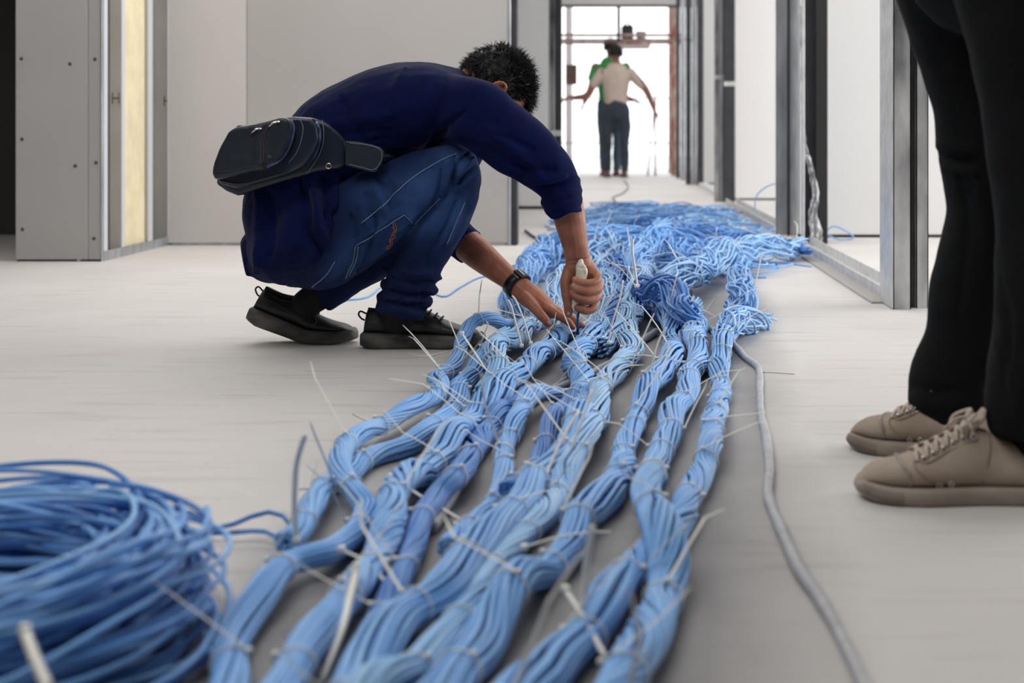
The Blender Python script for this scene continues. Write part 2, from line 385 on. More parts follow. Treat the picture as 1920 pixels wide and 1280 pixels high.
# --- open framed return on the left: galvanised studs with an insulation board between
wr = struct('wall_return')
XR = -2.165
def cstud(y0, y1, x0, x1, z0, z1, m, par, lip=.012, t=.003, open_y=1, nm='steel_stud'):
    """C section: web towards open side, two flanges with lips (flanges along x)"""
    b = MB(); w0, w1 = (y0, y0+t) if open_y > 0 else (y1-t, y1)
    b.box(x0, x1, w0, w1, z0, z1)
    b.box(x0, x0+t, y0, y1, z0, z1); b.box(x1-t, x1, y0, y1, z0, z1)
    l0, l1 = (y1-t, y1) if open_y > 0 else (y0, y0+t)
    b.box(x0, x0+lip, l0, l1, z0, z1); b.box(x1-lip, x1, l0, l1, z0, z1)
    return b.build(nm, m, par)
Ypx = lambda px: XR*F/(px-VX)
# floor track along the return
MB().box(XR-.095, XR, 6.0, YW-.002, 0.0, .003).box(XR, XR+.002, 6.0, YW-.002, 0, .042).box(XR-.095, XR-.092, 6.0, YW-.002, 0, .042).build('floor_track', M['steel'], wr)
for a, b_, m_ in ((190, 201, 'steel'), (228, 234, 'steel'), (278, 286, 'steel'), (322, 328, 'steel')):
    y0, y1 = Ypx(a), min(Ypx(b_)+.0, YW-.003)
    if a == 190: y0 = 6.0; y1 = 6.045
    s_ = MB().box(XR-.003, XR, y0, y1, 0.003, 2.88).box(XR-.09, XR-.086, y0, y1, .003, 2.88).build('steel_stud', M['stud_flange'], wr)
    MB().box(XR-.092, XR-.0031, y0, y0+.003, .003, 2.88).build('stud_web', M['stud_web'], s_)
# back board seen between the studs (the room's far lining) and the cream insulation slab
MB().box(XR-.107, XR-.095, Ypx(190)+.01, YW+.05, 0, 2.88, .002).build('backing_board', M['board_back'], wr)
cr_ = MB().box(XR-.085, XR-.012, Ypx(235)+.004, Ypx(277)-.004, .02, 2.86, .006).build('insulation_slab', M['cream'], wr)
# rust H shaped knock-out marks on the webs
rm_ = mat('rust_mark', s2l(120, 90, 72), .9)
for px, py, ps in ((217, 184, 228), (313, 189, 322)):
    y_ = Ypx(ps)-.002; c = P(px, py, y_); b = MB()
    b.box(c.x-.016, c.x-.0125, y_, y_+.0015, c.z-.024, c.z+.024); b.box(c.x+.0125, c.x+.016, y_, y_+.0015, c.z-.024, c.z+.024); b.box(c.x-.013, c.x+.013, y_, y_+.0015, c.z-.003, c.z+.003)
    b.build('knockout_slot', rm_, wr)
# --- boarded column / pier at the far left, with its screws
wp = struct('wall_pier')
yp = 5.98; x0, x1 = P(29, 0, yp).x, P(189, 0, yp).x; xm = P(165, 0, yp).x
MB().box(x0, xm-.0008, yp, yp+.0125, .008, 2.88, .002).build('plasterboard', mat('pier_board', s2l(176, 173, 171), .85, noise_amt=.06, noise_scale=2), wp)
MB().box(xm+.0008, x1, yp, yp+.0125, .008, 2.88, .002).build('plasterboard', mat('pier_board_edge', s2l(170, 167, 165), .85), wp)
MB().box(x0+.002, x1-.002, yp+.013, yp+.11, 0.0, 2.88).build('stud_core', M['steel_dark'], wp)
MB().box(x1, x1+.006, yp-.003, yp+.02, 0, 2.88, .001).build('corner_bead', M['steel'], wp)
for (px, py) in ((40, 110), (131, 120), (178, 111), (41, 261), (141, 311), (180, 305), (42, 430), (176, 447)):
    c = P(px, py, yp); b = MB(); b.tube([(c.x, c.y-.0012, c.z), (c.x, c.y+.002, c.z)], [.0075, .0075], 10); b.tube([(c.x, c.y-.0022, c.z), (c.x, c.y, c.z)], [.003, .003], 6)
    b.build('screw', M['screw'], wp)
# enclosed unlit room behind the pier, its dark put into the wall colour
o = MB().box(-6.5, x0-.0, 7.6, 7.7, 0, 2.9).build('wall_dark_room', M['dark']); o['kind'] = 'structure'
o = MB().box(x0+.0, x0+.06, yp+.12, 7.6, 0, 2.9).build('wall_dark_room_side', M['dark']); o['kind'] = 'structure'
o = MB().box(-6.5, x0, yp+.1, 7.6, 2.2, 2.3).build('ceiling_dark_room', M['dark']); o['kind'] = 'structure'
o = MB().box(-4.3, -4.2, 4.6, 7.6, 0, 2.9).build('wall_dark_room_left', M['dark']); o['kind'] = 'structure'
# --- corridor, left side beyond the opening
wc = struct('wall_corridor_left')
yc = 10.3
a, b_, c_, d_ = (P(q, 0, yc).x for q in (968, 1029, 1041, 1053))
MB().box(a-1.2, b_, yc, yc+.1, .02, 2.88, .003).build('plasterboard', M['board_white'], wc)
MB().box(a-1.2, b_, yc-.005, yc+.1, 0, .02).build('bottom_track', M['black_steel'], wc)
cstud(yc-.0, yc+.05, b_+.001, c_, 0, 2.88, M['steel_worn'], wc, open_y=-1)
MB().box(c_+.001, d_, yc+.01, yc+.06, 0, 2.88, .002).build('door_jamb', M['steel_dark'], wc)
MB().box(b_, d_, yc-.006, yc-.001, .53, .57).build('noggin', M['track'], wc)
MB().box(-.86, -.77, yc+.12, 18.2, 0, 2.88).build('plasterboard', M['board'], wc)
MB().box(P(958, 0, 8.4).x, P(968, 0, 8.4).x, 8.4, 8.46, 0, 2.88, .002).build('steel_stud', M['black_steel'], wc)
# --- right-hand partition: studs, tracks and the white cross walls behind it
wrt = struct('wall_right')
def post(pa, pb, gy, m, depth=.045, nm='steel_stud', kind='c', z1=2.88):
    Y = F*H/(gy-VY); xa, xb = P(pa, 0, Y).x, P(pb, 0, Y).x
    if kind == 'c': return cstud(Y, Y+depth, xa, xb, 0, z1, M[m], wrt, open_y=1, nm=nm)
    return MB().box(xa, xb, Y, Y+depth, 0, z1, .0015).build(nm, M[m], wrt)
# near cluster
Yn = F*H/(580-VY)
xa, xb = P(1675, 0, Yn).x, P(1708, 0, Yn).x
cstud(Yn, Yn+.045, xa, xb, 0, 2.88, M['steel_worn'], wrt)
MB().box(xa-.004, xa-.0005, Yn-.001, Yn+.20, 0.003, 2.88).build('jamb_lining', M['track'], wrt)
cstud(Yn+.06, Yn+.2, xa+.002, xb, 0, 2.88, M['steel'], wrt)
cstud(Yn+.03, Yn+.075, P(1722, 0, Yn).x, P(1745, 0, Yn).x, 0, 2.88, M['steel_worn'], wrt)
MB().box(P(1709, 0, Yn).x, P(1721, 0, Yn).x, Yn+.05, Yn+.1, 0, 2.88).build('dark_gap_strip', M['steel_dark'], wrt)  # dark strip standing in for the shaded gap between the studs
# floor track across the near opening
MB().box(.855, .861, Yn+.2, 6.95, 0, .04).box(.861, .94, Yn+.2, 6.95, 0, .003).box(.94, .946, Yn+.2, 6.95, 0, .04).build('floor_track', M['track'], wrt)
MB().box(.80, .855, Yn+.15, 6.95, 0, .006).build('concrete_curb', M['board_raw'], wrt)  # pale concrete curb beside the track
# second cluster
post(1530, 1552, 457, 'black_steel', .06, 'door_jamb', 'b')
post(1505, 1529, 455, 'steel_dark', .05)
post(1505, 1509, 462, 'track', .05, 'corner_bead', 'b')
post(1456, 1477, 440, 'steel', .05)
post(1480, 1503, 441, 'steel', .05)
post(1477, 1480, 442, 'black_steel', .03, 'dark_gap_strip', 'b')
# horizontal noggins tying studs
for pa, pb, py, gy in ((1505, 1528, 157, 454), (1460, 1501, 329, 439.5), (1340, 1356, 145, 378), (1357, 1379, 157, 379)):
    Y = F*H/(gy-VY)-.004; q0, q1 = P(pa, py, Y), P(pb, py, Y)
    MB().box(q0.x, q1.x, Y-.004, Y, q0.z-.018, q0.z+.018, .001).build('noggin', M['track'], wrt)
# floor track 2
MB().box(.855, .861, 7.75, 11.2, 0, .04).box(.94, .946, 7.75, 11.2, 0, .04).box(.861, .94, 7.75, 11.2, 0, .003).build('floor_track', M['track'], wrt)
MB().box(.86, .95, 12.3, 15.0, 0, .04).build('floor_track', M['track'], wrt)
# third cluster
post(1340, 1348, 378, 'steel_worn', .05); post(1349, 1356, 378, 'steel', .05)
post(1357, 1378, 379, 'steel_dark', .06, 'door_jamb', 'b')
# fourth cluster and beyond
post(1307, 1319, 348, 'steel_dark', .06, 'door_jamb', 'b')
post(1297, 1306, 347, 'steel', .05); post(1286, 1296, 346, 'steel_dark', .05, 'door_jamb', 'b'); post(1276, 1285, 338, 'steel', .05)
post(1268, 1275, 334, 'steel_dark', .05)
# white cross walls of the rooms on the right
for k, (gy, xs, xe) in enumerate(((445, 1500, 2700), (375, 1379, 2300), (345, 1319, 2000))):
    Y = F*H/(gy-VY); wx = struct('wall_cross_%d' % (k+1))
    x0_, x1_ = P(xs, 0, Y).x, min(P(xe, 0, Y).x, 4.6); n_ = 3; 
    for i in range(n_):
        a_, b2 = x0_+(x1_-x0_)*i/n_, x0_+(x1_-x0_)*(i+1)/n_
        MB().box(a_+.0005, b2-.0005, Y, Y+.1, .014, 2.88, .002).build('plasterboard', M['board_white'], wx)
    MB().box(x0_, x1_, Y-.003, Y+.1, 0, .014).build('bottom_track', M['black_steel'], wx)
# clear plastic film hanging on the black jamb
Yf = F*H/(457-VY)-.03
ctr = [(1503, 12, 2), (1503, 90, 1.6), (1505, 180, 2), (1507, 250, 2.5), (1514, 290, 4), (1523, 330, 5), (1529, 370, 7), (1524, 400, 8), (1530, 432, 11), (1534, 455, 8)]
v = []; f = []; cc = cr(ctr, 5)
for i, (px, py, wd) in enumerate(cc):
    for k in range(7):
        u = k/6-.5; j = random.uniform(-1.5, 1.5)
        q = P(px+2*u*wd+j, py, Yf-.02+.018*math.sin(k*2.1+i*.7)); q.z = max(q.z, .004); v.append(q)
for i in range(len(cc)-1):
    for k in range(6): f.append((i*7+k, i*7+k+1, (i+1)*7+k+1, (i+1)*7+k))
me = mesh(v, f); o = link('plastic_film', me, M['film']); so = o.modifiers.new('s', 'SOLIDIFY'); so.thickness = .001
tag(o, 'strip of clear crumpled plastic film hanging down the black steel door frame', 'plastic film')
# --- far end of the corridor: header, mullion, floor slab edge
we = struct('window_1')
ye = 18.6; hz = P(0, 11, ye).z
MB().box(-1.2, 1.1, ye, ye+.12, hz, 2.9).build('header_panel', mat('header_board', s2l(205, 202, 200), .8), we)
MB().box(-1.0, 1.0, ye-.02, ye, hz-.02, hz+.01).build('window_head', M['steel_dark'], we)
xm_ = P(1160, 0, ye).x
MB().box(xm_-.022, xm_+.022, ye, ye+.06, P(0, 78, ye).z, hz).build('mullion', M['black_steel'], we)
MB().box(-1.0, xm_-.022, ye+.02, ye+.05, P(0, 72, ye).z-.03, P(0, 72, ye).z).box(xm_+.022, 1.0, ye+.02, ye+.05, P(0, 72, ye).z-.03, P(0, 72, ye).z).build('transom', M['pipe'], we)
o = MB().box(-1.1, P(1050, 0, ye).x, ye-.3, ye+.1, 0, 2.9).build('trim_1', M['board']); o['kind'] = 'structure'
# --- scaffold tower outside the opening
sc = thing('scaffold', 'rusty tube scaffold tower with a plank deck beyond the bright corridor end', 'scaffold', loc=(0, 19.6, 0))
sc_loc = Vector((0, 19.6, 0))
def scp(name, m_, pts, r, n=8):
    o = MB().tube([Vector(p)-sc_loc for p in pts], r, n).build(name, m_, sc, True); return o
y1_, y2_ = 19.0, 20.4
def at(px, py, Y): return P(px, py, Y)
xa_, xb_ = at(1064, 0, y1_).x, at(1263, 0, y1_).x
for X in (xa_, xb_+.0):
    for Y in (y1_, y2_): scp('standard', M['rust'] if X > 0 else M['pipe'], [(X, Y, 0.0), (X, Y, 2.6)], .035 if (X > 0 and Y == y1_) else .02)
for py, Y in ((66, y1_), (80, y1_), (66, y2_), (184, y1_), (268, y1_)):
    z = at(0, py, Y).z
    scp('ledger', M['rust'], [(xa_-.15, Y, z), (xb_+.15, Y, z)], .021 if py < 100 else .008)
scp('ledger', M['pipe'], [(xa_, y1_-.02, at(0, 180, y1_).z), (xa_, y2_, at(0, 180, y1_).z)], .02)
X = at(1229, 0, y1_).x; scp('standard', M['pipe'], [(X, y1_+.06, 0), (X, y1_+.06, at(0, 85, y1_).z)], .014)
X = at(1219, 0, y1_).x; scp('brace', M['pipe'], [(X-.03, y1_+.1, 0), (X+.06, y1_+.1, at(0, 200, y1_).z)], .012)
zz = at(0, 76, y1_).z
MB().box(at(1140, 0, y1_).x, at(1222, 0, y1_).x, y1_-19.6+.0, y2_-19.6, zz-.03+0, zz+.02, .004).build('plank_deck', M['pipe'], sc)
b = thing('toolbox', 'dark bundle of tools lying on the scaffold plank deck', 'toolbox'); 
p0 = at(1165, 68, y1_+.3); p1 = at(1188, 46, y1_+.3); b.location = (0, 0, 0)
MB().box(p0.x, p1.x, y1_+.3, y1_+.62, zz+.021, p1.z, .03).build('case', M['steel_dark'], b)
MB().tube([(p0.x+.04, y1_+.45, p1.z-.005), (p0.x+.06, y1_+.45, p1.z+.04), (p1.x-.06, y1_+.45, p1.z+.04), (p1.x-.04, y1_+.45, p1.z-.005)], .01).build('handle', M['black_plastic'], b, True)
b = thing('bucket', 'pale grey bucket standing on the scaffold deck beside the dark toolbox', 'bucket')
q = at(1202, 60, y1_+.5); MB().tube([(q.x, q.y, zz+.021), (q.x, q.y, zz+.16)], [.06, .075], 14).build('bucket_body', M['conduit'], b, True)
MB().tube([(q.x-.074, q.y, zz+.155), (q.x-.05, q.y, zz+.21), (q.x+.05, q.y, zz+.21), (q.x+.074, q.y, zz+.155)], .004).build('handle', M['black_plastic'], b, True)
q0, q1 = at(1061, 159, y1_), at(1082, 122, y1_)
o = MB().box(q0.x, q1.x, y1_-.16, y1_-.022, at(0, 159, y1_).z, at(0, 122, y1_).z, .008).build('wooden_box', M['cardboard']); tag(o, 'brown wooden box hung on the left scaffold post', 'box')
# distant ground slab outside
o = MB().box(-12, 14, 24.01, 40, -.2, -.02).build('ground_outside', M['board_white']); o['kind'] = 'structure'
# ================================================================== cables
CR = 0.0034
def wig(n, ds, lam, r):
    """smooth noise along the length"""
    L = n*ds; k = max(3, int(L/lam)+3); c = r.uniform(-1, 1, k); x = np.linspace(0, k-1.001, n); i = x.astype(int); t = x-i; t = t*t*(3-2*t)
    return c[i]*(1-t)+c[np.minimum(i+1, k-1)]*t
def resample(p, ds):
    d = np.r_[0, np.cumsum(np.linalg.norm(np.diff(p[:, :3], axis=0), axis=1))]; n = max(8, int(d[-1]/ds)); s = np.linspace(0, d[-1], n)
    return np.stack([np.interp(s, d, p[:, k]) for k in range(p.shape[1])], 1)
UNSORTED = []
def bundle(label, pts, m='cable', n_out=16, n_in=6, seed=0, R0=None, tie_gap=0.2, twist=1.35, lam=0.5, hump=0.010, loose=0.0, ties=True, group='tied bundles of blue cable along the floor', ds=0.014, tails=0.62, fan=0.0, cat='cable bundle', taillen=(0.08, 0.15)):
    """pts: (px, py, width px, lift m) read off the photo and dropped onto the floor"""
    r = np.random.RandomState(seed+11)
    W = []
    for q in pts:
        px, py, wp = q[:3]; lift = q[3] if len(q) > 3 else 0.0
        Y = F*H/(py-VY); R = wp*Y/F/2
        if R0: R = R0
        R = min(max(R, .016), .05); z = R*.85+lift; Y = F*(H-z)/(py-VY)
        W.append(((px-VX)*Y/F, Y, z, wp*Y/F/2 if not R0 else R0))
    if pts[-1][1] > 1280:
        d_ = np.array(W[-1][:3])-np.array(W[-2][:3]); d_ *= .28/np.linalg.norm(d_); d_[2] = 0; W.append(tuple(np.array(W[-1][:3])+d_)+(W[-1][3],))
    p = resample(cr(W, 8), ds); n = len(p)
    hz = hump*np.maximum(0, wig(n, ds, .16, r)+.2)*2; p[:, 2] += hz
    p[:, 0] += .006*wig(n, ds, .15, r)
    c = p[:, :3]; R = np.clip(p[:, 3]*.96, .013, .055)-CR
    t = np.gradient(c, axis=0); t /= np.linalg.norm(t, axis=1)[:, None]
    side = np.cross(t, (0, 0, 1.0)); side /= np.linalg.norm(side, axis=1)[:, None]+1e-9; up = np.cross(side, t)
    s = np.arange(n)*ds; total = s[-1]
    tp = []
    x = r.uniform(.03, .1)
    while x < total-.03: tp.append(x); x += tie_gap*r.uniform(.7, 1.35)
    sw = np.ones(n)
    if ties and not loose:
        near = np.min(np.abs(s[:, None]-np.array(tp)[None, :]), axis=1)
        sw = .9+.2*np.clip(near/(tie_gap*.45), 0, 1)**1.2
    tw = twist*wig(n, ds, lam*.5, r)*1.6+r.uniform(0, 6)+s*r.uniform(-1, 1)*2
    root = thing('cable_bundle', label, cat, group)
    mid = tuple(c[n//2]); root.location = (mid[0], mid[1], 0); off = Vector((mid[0], mid[1], 0))
    mm = M[m]; up0 = up[0]
    env = np.zeros(n)
    if fan:
        env = np.clip((s-(total-.35))/.35, 0, 1)**1.5
    for k in range(n_out+n_in):
        inner = k >= n_out
        th0 = 2*math.pi*(k/n_out if not inner else (k-n_out)/max(n_in, 1)+.3)
        th = th0+tw+wig(n, ds, .22, r)*(.16+loose*1.6)
        rr = R*sw*(1.0 if not inner else .52)*(1+wig(n, ds, .12, r)*(.07+loose*.55))+ (0 if inner else 0)
        rr = rr+env*fan*r.uniform(0, 1.4)
        q = c+side*(np.cos(th)*rr*1.04)[:, None]+up*(np.sin(th)*rr*.9)[:, None]
        if fan: q += side*(env*fan*r.uniform(-1.5, 1.5))[:, None]
        q[:, 2] = np.maximum(q[:, 2]-env*.0, CR)
        a, b = 0, n
        if loose or fan: b = n-r.randint(0, max(2, int(.12/ds)))
        v, f = tube_np(q[a:b]-np.array(off), CR, 5 if loose else 6, True, 1.0, False, up=up0)
        link('cable', mesh(v, f), mm, root)
    if ties:
        for x in tp:
            i = min(n-2, int(x/ds)); Rt = R[i]*sw[i]*(1+0)+CR+.0016
            th = np.arange(22)*2*math.pi/22; skew = r.uniform(-.25, .25)
            ring = [c[i]+side[i]*math.cos(a)*Rt*1.06+up[i]*math.sin(a)*Rt*.93+t[i]*math.sin(a+1)*Rt*skew for a in th]
            for q in ring: q[2] = max(q[2], .0008)
            b = MB(); v, f = tube_np(np.array(ring)-np.array(off), .0013, 5, False, .55, True, up=None); b.add(v, f)
            a = r.uniform(.15, math.pi-.15)  # head on the upper side
            hc = c[i]+side[i]*math.cos(a)*Rt*1.06+up[i]*math.sin(a)*Rt*.93+(side[i]*math.cos(a)+up[i]*math.sin(a))*.002+t[i]*math.sin(a+1)*Rt*skew
            hc = Vector(hc)-off; h_ = .0034
            b.box(hc.x-h_, hc.x+h_, hc.y-h_*.8, hc.y+h_*.8, hc.z-h_*.8, hc.z+h_*.8, .001)
            o_ = b.build('cable_tie', M['tie'], root, True)
            if r.rand() < tails:
                Lt = r.uniform(*taillen); d = Vector(up[i]*r.uniform(.15, 1.1)+side[i]*r.uniform(-1.3, 1.3)+t[i]*r.uniform(-.6, .6)).normalized()
                kink = r.uniform(.5, .8); pts_ = []; pos = Vector(hc); dd = d.copy(); bend = Vector((r.uniform(-1, 1), r.uniform(-1, 1), r.uniform(-1.6, -.1)))*r.uniform(.2, 2.2)
                for j in range(13):
                    pts_.append(tuple(pos)); pos = pos+dd*(Lt/12); dd = (dd+bend*(Lt/12)).normalized()
                    if j == int(kink*12): dd = (dd+Vector((r.uniform(-.5, .5), r.uniform(-.3, .3), r.uniform(-.4, .5)))).normalized()
                    if (pos.z) < .003 and dd.z < 0: dd.z = .02; dd.normalize()
                v, f = tube_np(pts_, [.0019]*10+[.0017, .0014, .0009], 4, True, .45)
                mt = mesh(v, f); o2 = link('tail', mt, M['tie'], o_, False)
    return root

bundle('rightmost blue cable bundle, ending in a loose tuft toward the partition', [(1400, 556, 44, .02), (1380, 590, 46, .01), (1362, 621, 44), (1350, 668, 40), (1350, 715, 38), (1343, 762, 40), (1334, 794, 44), (1330, 841, 46), (1320, 879, 48), (1303, 912, 52), (1286, 945, 54), (1282, 975, 54, -.004), (1255, 1010, 60, -.006), (1212, 1035, 66, -.004), (1178, 1093, 72), (1122, 1160, 80), (1060, 1222, 88), (1005, 1285, 92), (940, 1360, 96)], 'cable', seed=1, n_out=17)
bundle('thick blue cable bundle crossing over the rightmost one near its front end', [(1300, 585, 46, .01), (1304, 630, 44), (1308, 668, 40), (1298, 705, 42), (1284, 748, 42), (1264, 785, 48), (1250, 822, 50), (1233, 860, 50), (1219, 897, 52, .01), (1219, 926, 58, .03), (1236, 970, 72, .035), (1250, 1030, 76, .02), (1247, 1093, 76), (1234, 1152, 80), (1208, 1214, 88), (1170, 1277, 96), (1120, 1370, 104)], 'cable', seed=2, n_out=18, n_in=7)
bundle('blue cable bundle, third from the right, humped over near the bare grey floor', [(1250, 585, 40, .01), (1262, 630, 40), (1262, 668, 40), (1242, 700, 46, .012), (1209, 728, 46, .02), (1203, 771, 42), (1186, 813, 42), (1172, 851, 46), (1160, 888, 54), (1130, 930, 66), (1094, 968, 64), (1066, 1014, 62), (1036, 1060, 64), (985, 1106, 74), (950, 1150, 82), (912, 1202, 86), (870, 1262, 92), (810, 1350, 98)], 'cable', seed=3)
bundle('pale blue cable bundle running right of the central knot beside its darker twin', [(1192, 570, 34, .01), (1178, 621, 38, .01), (1186, 654, 44), (1160, 691, 44), (1130, 719, 42), (1122, 757, 44, .01), (1116, 785, 46), (1104, 822, 48, .01), (1084, 860, 50), (1066, 900, 50), (1034, 948, 54), (985, 1006, 56), (932, 1060, 56), (898, 1110, 58), (876, 1152, 60), (838, 1193, 66), (790, 1240, 74), (745, 1285, 78), (690, 1350, 80)], 'cable_pale', seed=4)
bundle('broad central cable bundle that swells out under two pale tie tails', [(1130, 600, 40, .01), (1098, 645, 46, .01), (1080, 677, 46, .01), (1090, 715, 44, .006), (1087, 757, 46), (1088, 804, 52, .01), (1058, 851, 60, .01), (1018, 893, 58), (978, 941, 62, .01), (920, 997, 70, .01), (868, 1052, 76, .01), (826, 1106, 80, .01), (765, 1155, 84), (724, 1200, 86), (690, 1250, 88), (655, 1320, 92)], 'cable', seed=5, n_out=19, n_in=8)
bundle('blue cable bundle from under the worker\'s fingers down to the front edge', [(1075, 605, 40), (1050, 628, 40, .012), (1030, 652, 42), (1006, 680, 42), (978, 705, 44), (948, 722, 54, .008), (917, 747, 56, .01), (892, 780, 52), (866, 818, 52), (830, 846, 54), (798, 883, 58), (765, 921, 58), (740, 955, 60), (728, 993, 60, .012), (716, 1039, 60), (690, 1080, 62), (652, 1127, 68), (612, 1185, 76), (572, 1240, 80), (530, 1310, 84)], 'cable', seed=6, n_out=17)
bundle('short looped cable bundle beside the worker\'s lower hand', [(1010, 600, 34), (985, 622, 36), (965, 640, 40, .01), (938, 655, 42, .014), (925, 682, 44, .01), (930, 712, 46, .012), (912, 738, 44)], 'cable_pale', seed=7, tie_gap=.17, n_out=15)
bundle('outermost left cable bundle arching over the toe of the near black shoe', [(962, 610, 28, .02), (930, 607, 28, .035), (900, 607, 28, .042), (876, 616, 28, .035), (864, 640, 26, .02), (860, 664, 28, .01), (846, 690, 32), (820, 706, 34, .008), (822, 730, 38, .012), (815, 760, 38), (786, 779, 36), (753, 794, 38), (711, 810, 40), (672, 822, 42, .008), (645, 836, 44, .02), (636, 870, 40, .02), (648, 907, 42, .014), (672, 935, 46, .01), (688, 956, 48), (672, 993, 50), (630, 1030, 50, .01), (586, 1043, 52, .012), (545, 1058, 54, .01), (505, 1095, 62, .01), (462, 1160, 68), (438, 1220, 72), (424, 1290, 76)], 'cable', seed=8, n_out=15, n_in=5)
bundle('left cable bundle passing under the outermost one by the tall upright tie', [(955, 640, 36), (917, 677, 38), (889, 700, 38), (868, 724, 38), (857, 757, 42), (828, 790, 44), (793, 820, 44), (753, 840, 42), (711, 852, 42), (674, 869, 46, -.002), (634, 902, 46), (603, 935, 46), (580, 975, 48), (556, 1020, 50, -.004), (530, 1045, 50, -.006)], 'cable', seed=9, n_out=16)
bundle('deep blue cable bundle ending in a loop, fourth from the left in front', [(985, 735, 34), (966, 760, 36), (944, 778, 40), (915, 806, 42), (885, 840, 44), (868, 872, 46, .01), (842, 900, 48, .02), (815, 930, 46, .01), (795, 975, 46), (778, 1030, 46), (756, 1075, 48), (730, 1125, 52), (700, 1190, 56)], 'cable_deep', seed=10, n_out=15)
bundle('narrow cable bundle curving left out of the middle of the row', [(1072, 745, 30), (1045, 750, 34), (1015, 754, 36, .006), (984, 774, 38), (958, 806, 38), (946, 850, 38), (940, 895, 40), (925, 935, 40), (900, 972, 42), (870, 1005, 44), (845, 1040, 44)], 'cable', seed=12, n_out=14, tie_gap=.15)
bundle('narrow deep blue cable bundle tucked against the broad central one', [(1085, 752, 28), (1068, 770, 30), (1044, 790, 32), (1028, 822, 34), (1012, 856, 34), (995, 888, 36), (975, 920, 36), (950, 950, 38)], 'cable_deep', seed=13, n_out=13, tie_gap=.15)
bundle('cable bundle under the worker\'s gripping hand, from the central knot', [(1134, 500, 40, .02), (1143, 534, 40, .02), (1138, 568, 40, .01), (1122, 600, 40), (1098, 622, 38), (1078, 640, 38)], 'cable_pale', seed=14, tie_gap=.3)
bundle('upright knotted cable bundle with a pale tie node right of the gripping hand', [(1214, 505, 40, .03), (1196, 530, 36, .05), (1184, 560, 34, .04), (1176, 590, 36, .02), (1166, 616, 40, .01), (1144, 640, 42), (1120, 655, 42)], 'cable_pale', seed=15, tie_gap=.25)
bundle('blue cable bundle between the knotted one and the gripping hand', [(1170, 490, 44), (1168, 530, 44), (1160, 565, 44), (1150, 600, 44), (1125, 625, 42, -.006), (1104, 655, 36, -.012)], 'cable_deep', seed=16, tie_gap=.3)
# looser runs further back
LG = 'looser cable runs behind the tied ones'
kw = dict(group=LG, n_out=20, n_in=6, tie_gap=.6, hump=.016, tails=.4, ds=.022, lam=.6)
bundle('loose deep blue cables arching over the start of the two right bundles', [(1195, 560, 44, .03), (1228, 560, 48, .05), (1262, 566, 54, .055), (1290, 588, 52, .045), (1302, 618, 44, .01)], 'cable_deep', seed=20, loose=.35, **kw)
bundle('loose pale cable run slanting down from the partition side', [(1505, 470, 30), (1450, 474, 46, .01), (1392, 478, 56, .03), (1340, 492, 58, .03), (1300, 512, 60, .03), (1262, 532, 62, .03), (1232, 552, 54, .03)], 'cable_pale', seed=21, loose=.3, **kw)
bundle('short wavy cable run dropping to the tuft of the rightmost bundle', [(1400, 462, 40, .04), (1392, 490, 30, .02), (1388, 520, 30, .015), (1390, 548, 52, .035), (1388, 575, 56, .02), (1368, 602, 46)], 'cable', seed=22, loose=.32, **kw)
bundle('loose cables splayed to the right at the tuft, cut ends free', [(1358, 622, 40, .01), (1368, 606, 44, .02), (1392, 600, 46, .012), (1425, 603, 36, .002), (1462, 604, 24, 0)], 'cable_pale', seed=23, loose=.5, ties=False, fan=.018, group=LG, n_out=14, n_in=4, hump=.0, ds=.012)
bundle('loose cable run left of the gripping wrist on the bare floor', [(1060, 462, 50), (1020, 482, 60, .01), (1000, 505, 56, .01), (975, 540, 52), (960, 575, 50), (990, 600, 44)], 'cable', seed=24, loose=.3, **kw)
bundle('loose cable run behind the gripping hand', [(1150, 462, 60, .02), (1125, 480, 60, .02), (1090, 510, 56, .01), (1060, 540, 52), (1035, 572, 48), (1010, 602, 44)], 'cable_pale', seed=25, loose=.25, **kw)
bundle('loose cable run fanning up behind the pale tie node', [(1245, 440, 60, .02), (1225, 458, 64, .04), (1200, 478, 60, .04), (1196, 505, 50, .04), (1200, 530, 40, .03)], 'cable', seed=26, loose=.3, **kw)
bundle('wide loose cable run crossing the middle from left to right', [(1030, 470, 50, .0), (1080, 462, 60, .03), (1150, 455, 70, .04), (1230, 452, 70, .04), (1310, 462, 60, .02), (1370, 474, 50, .02)], 'cable', seed=27, loose=.35, **kw)
bundle('deep blue loose run lying in front of the steel studs', [(1180, 430, 40, .02), (1260, 436, 44, .02), (1330, 446, 44, .02), (1400, 454, 36), (1470, 466, 26), (1520, 486, 16)], 'cable_deep', seed=28, loose=.3, **kw)
bundle('dusty loose run behind the crossing cables toward the partition', [(1240, 470, 50, .0), (1290, 480, 50, .02), (1330, 500, 56, .01), (1290, 530, 56, .01), (1240, 545, 50, .0)], 'cable', seed=29, loose=.35, **kw)
bundle('blue cable run lying in the dark gap behind the knotted ones', [(1090, 470, 50, .0), (1130, 500, 50), (1175, 545, 50), (1230, 575, 44), (1255, 600, 40)], 'cable_deep', seed=30, loose=.3, **kw)

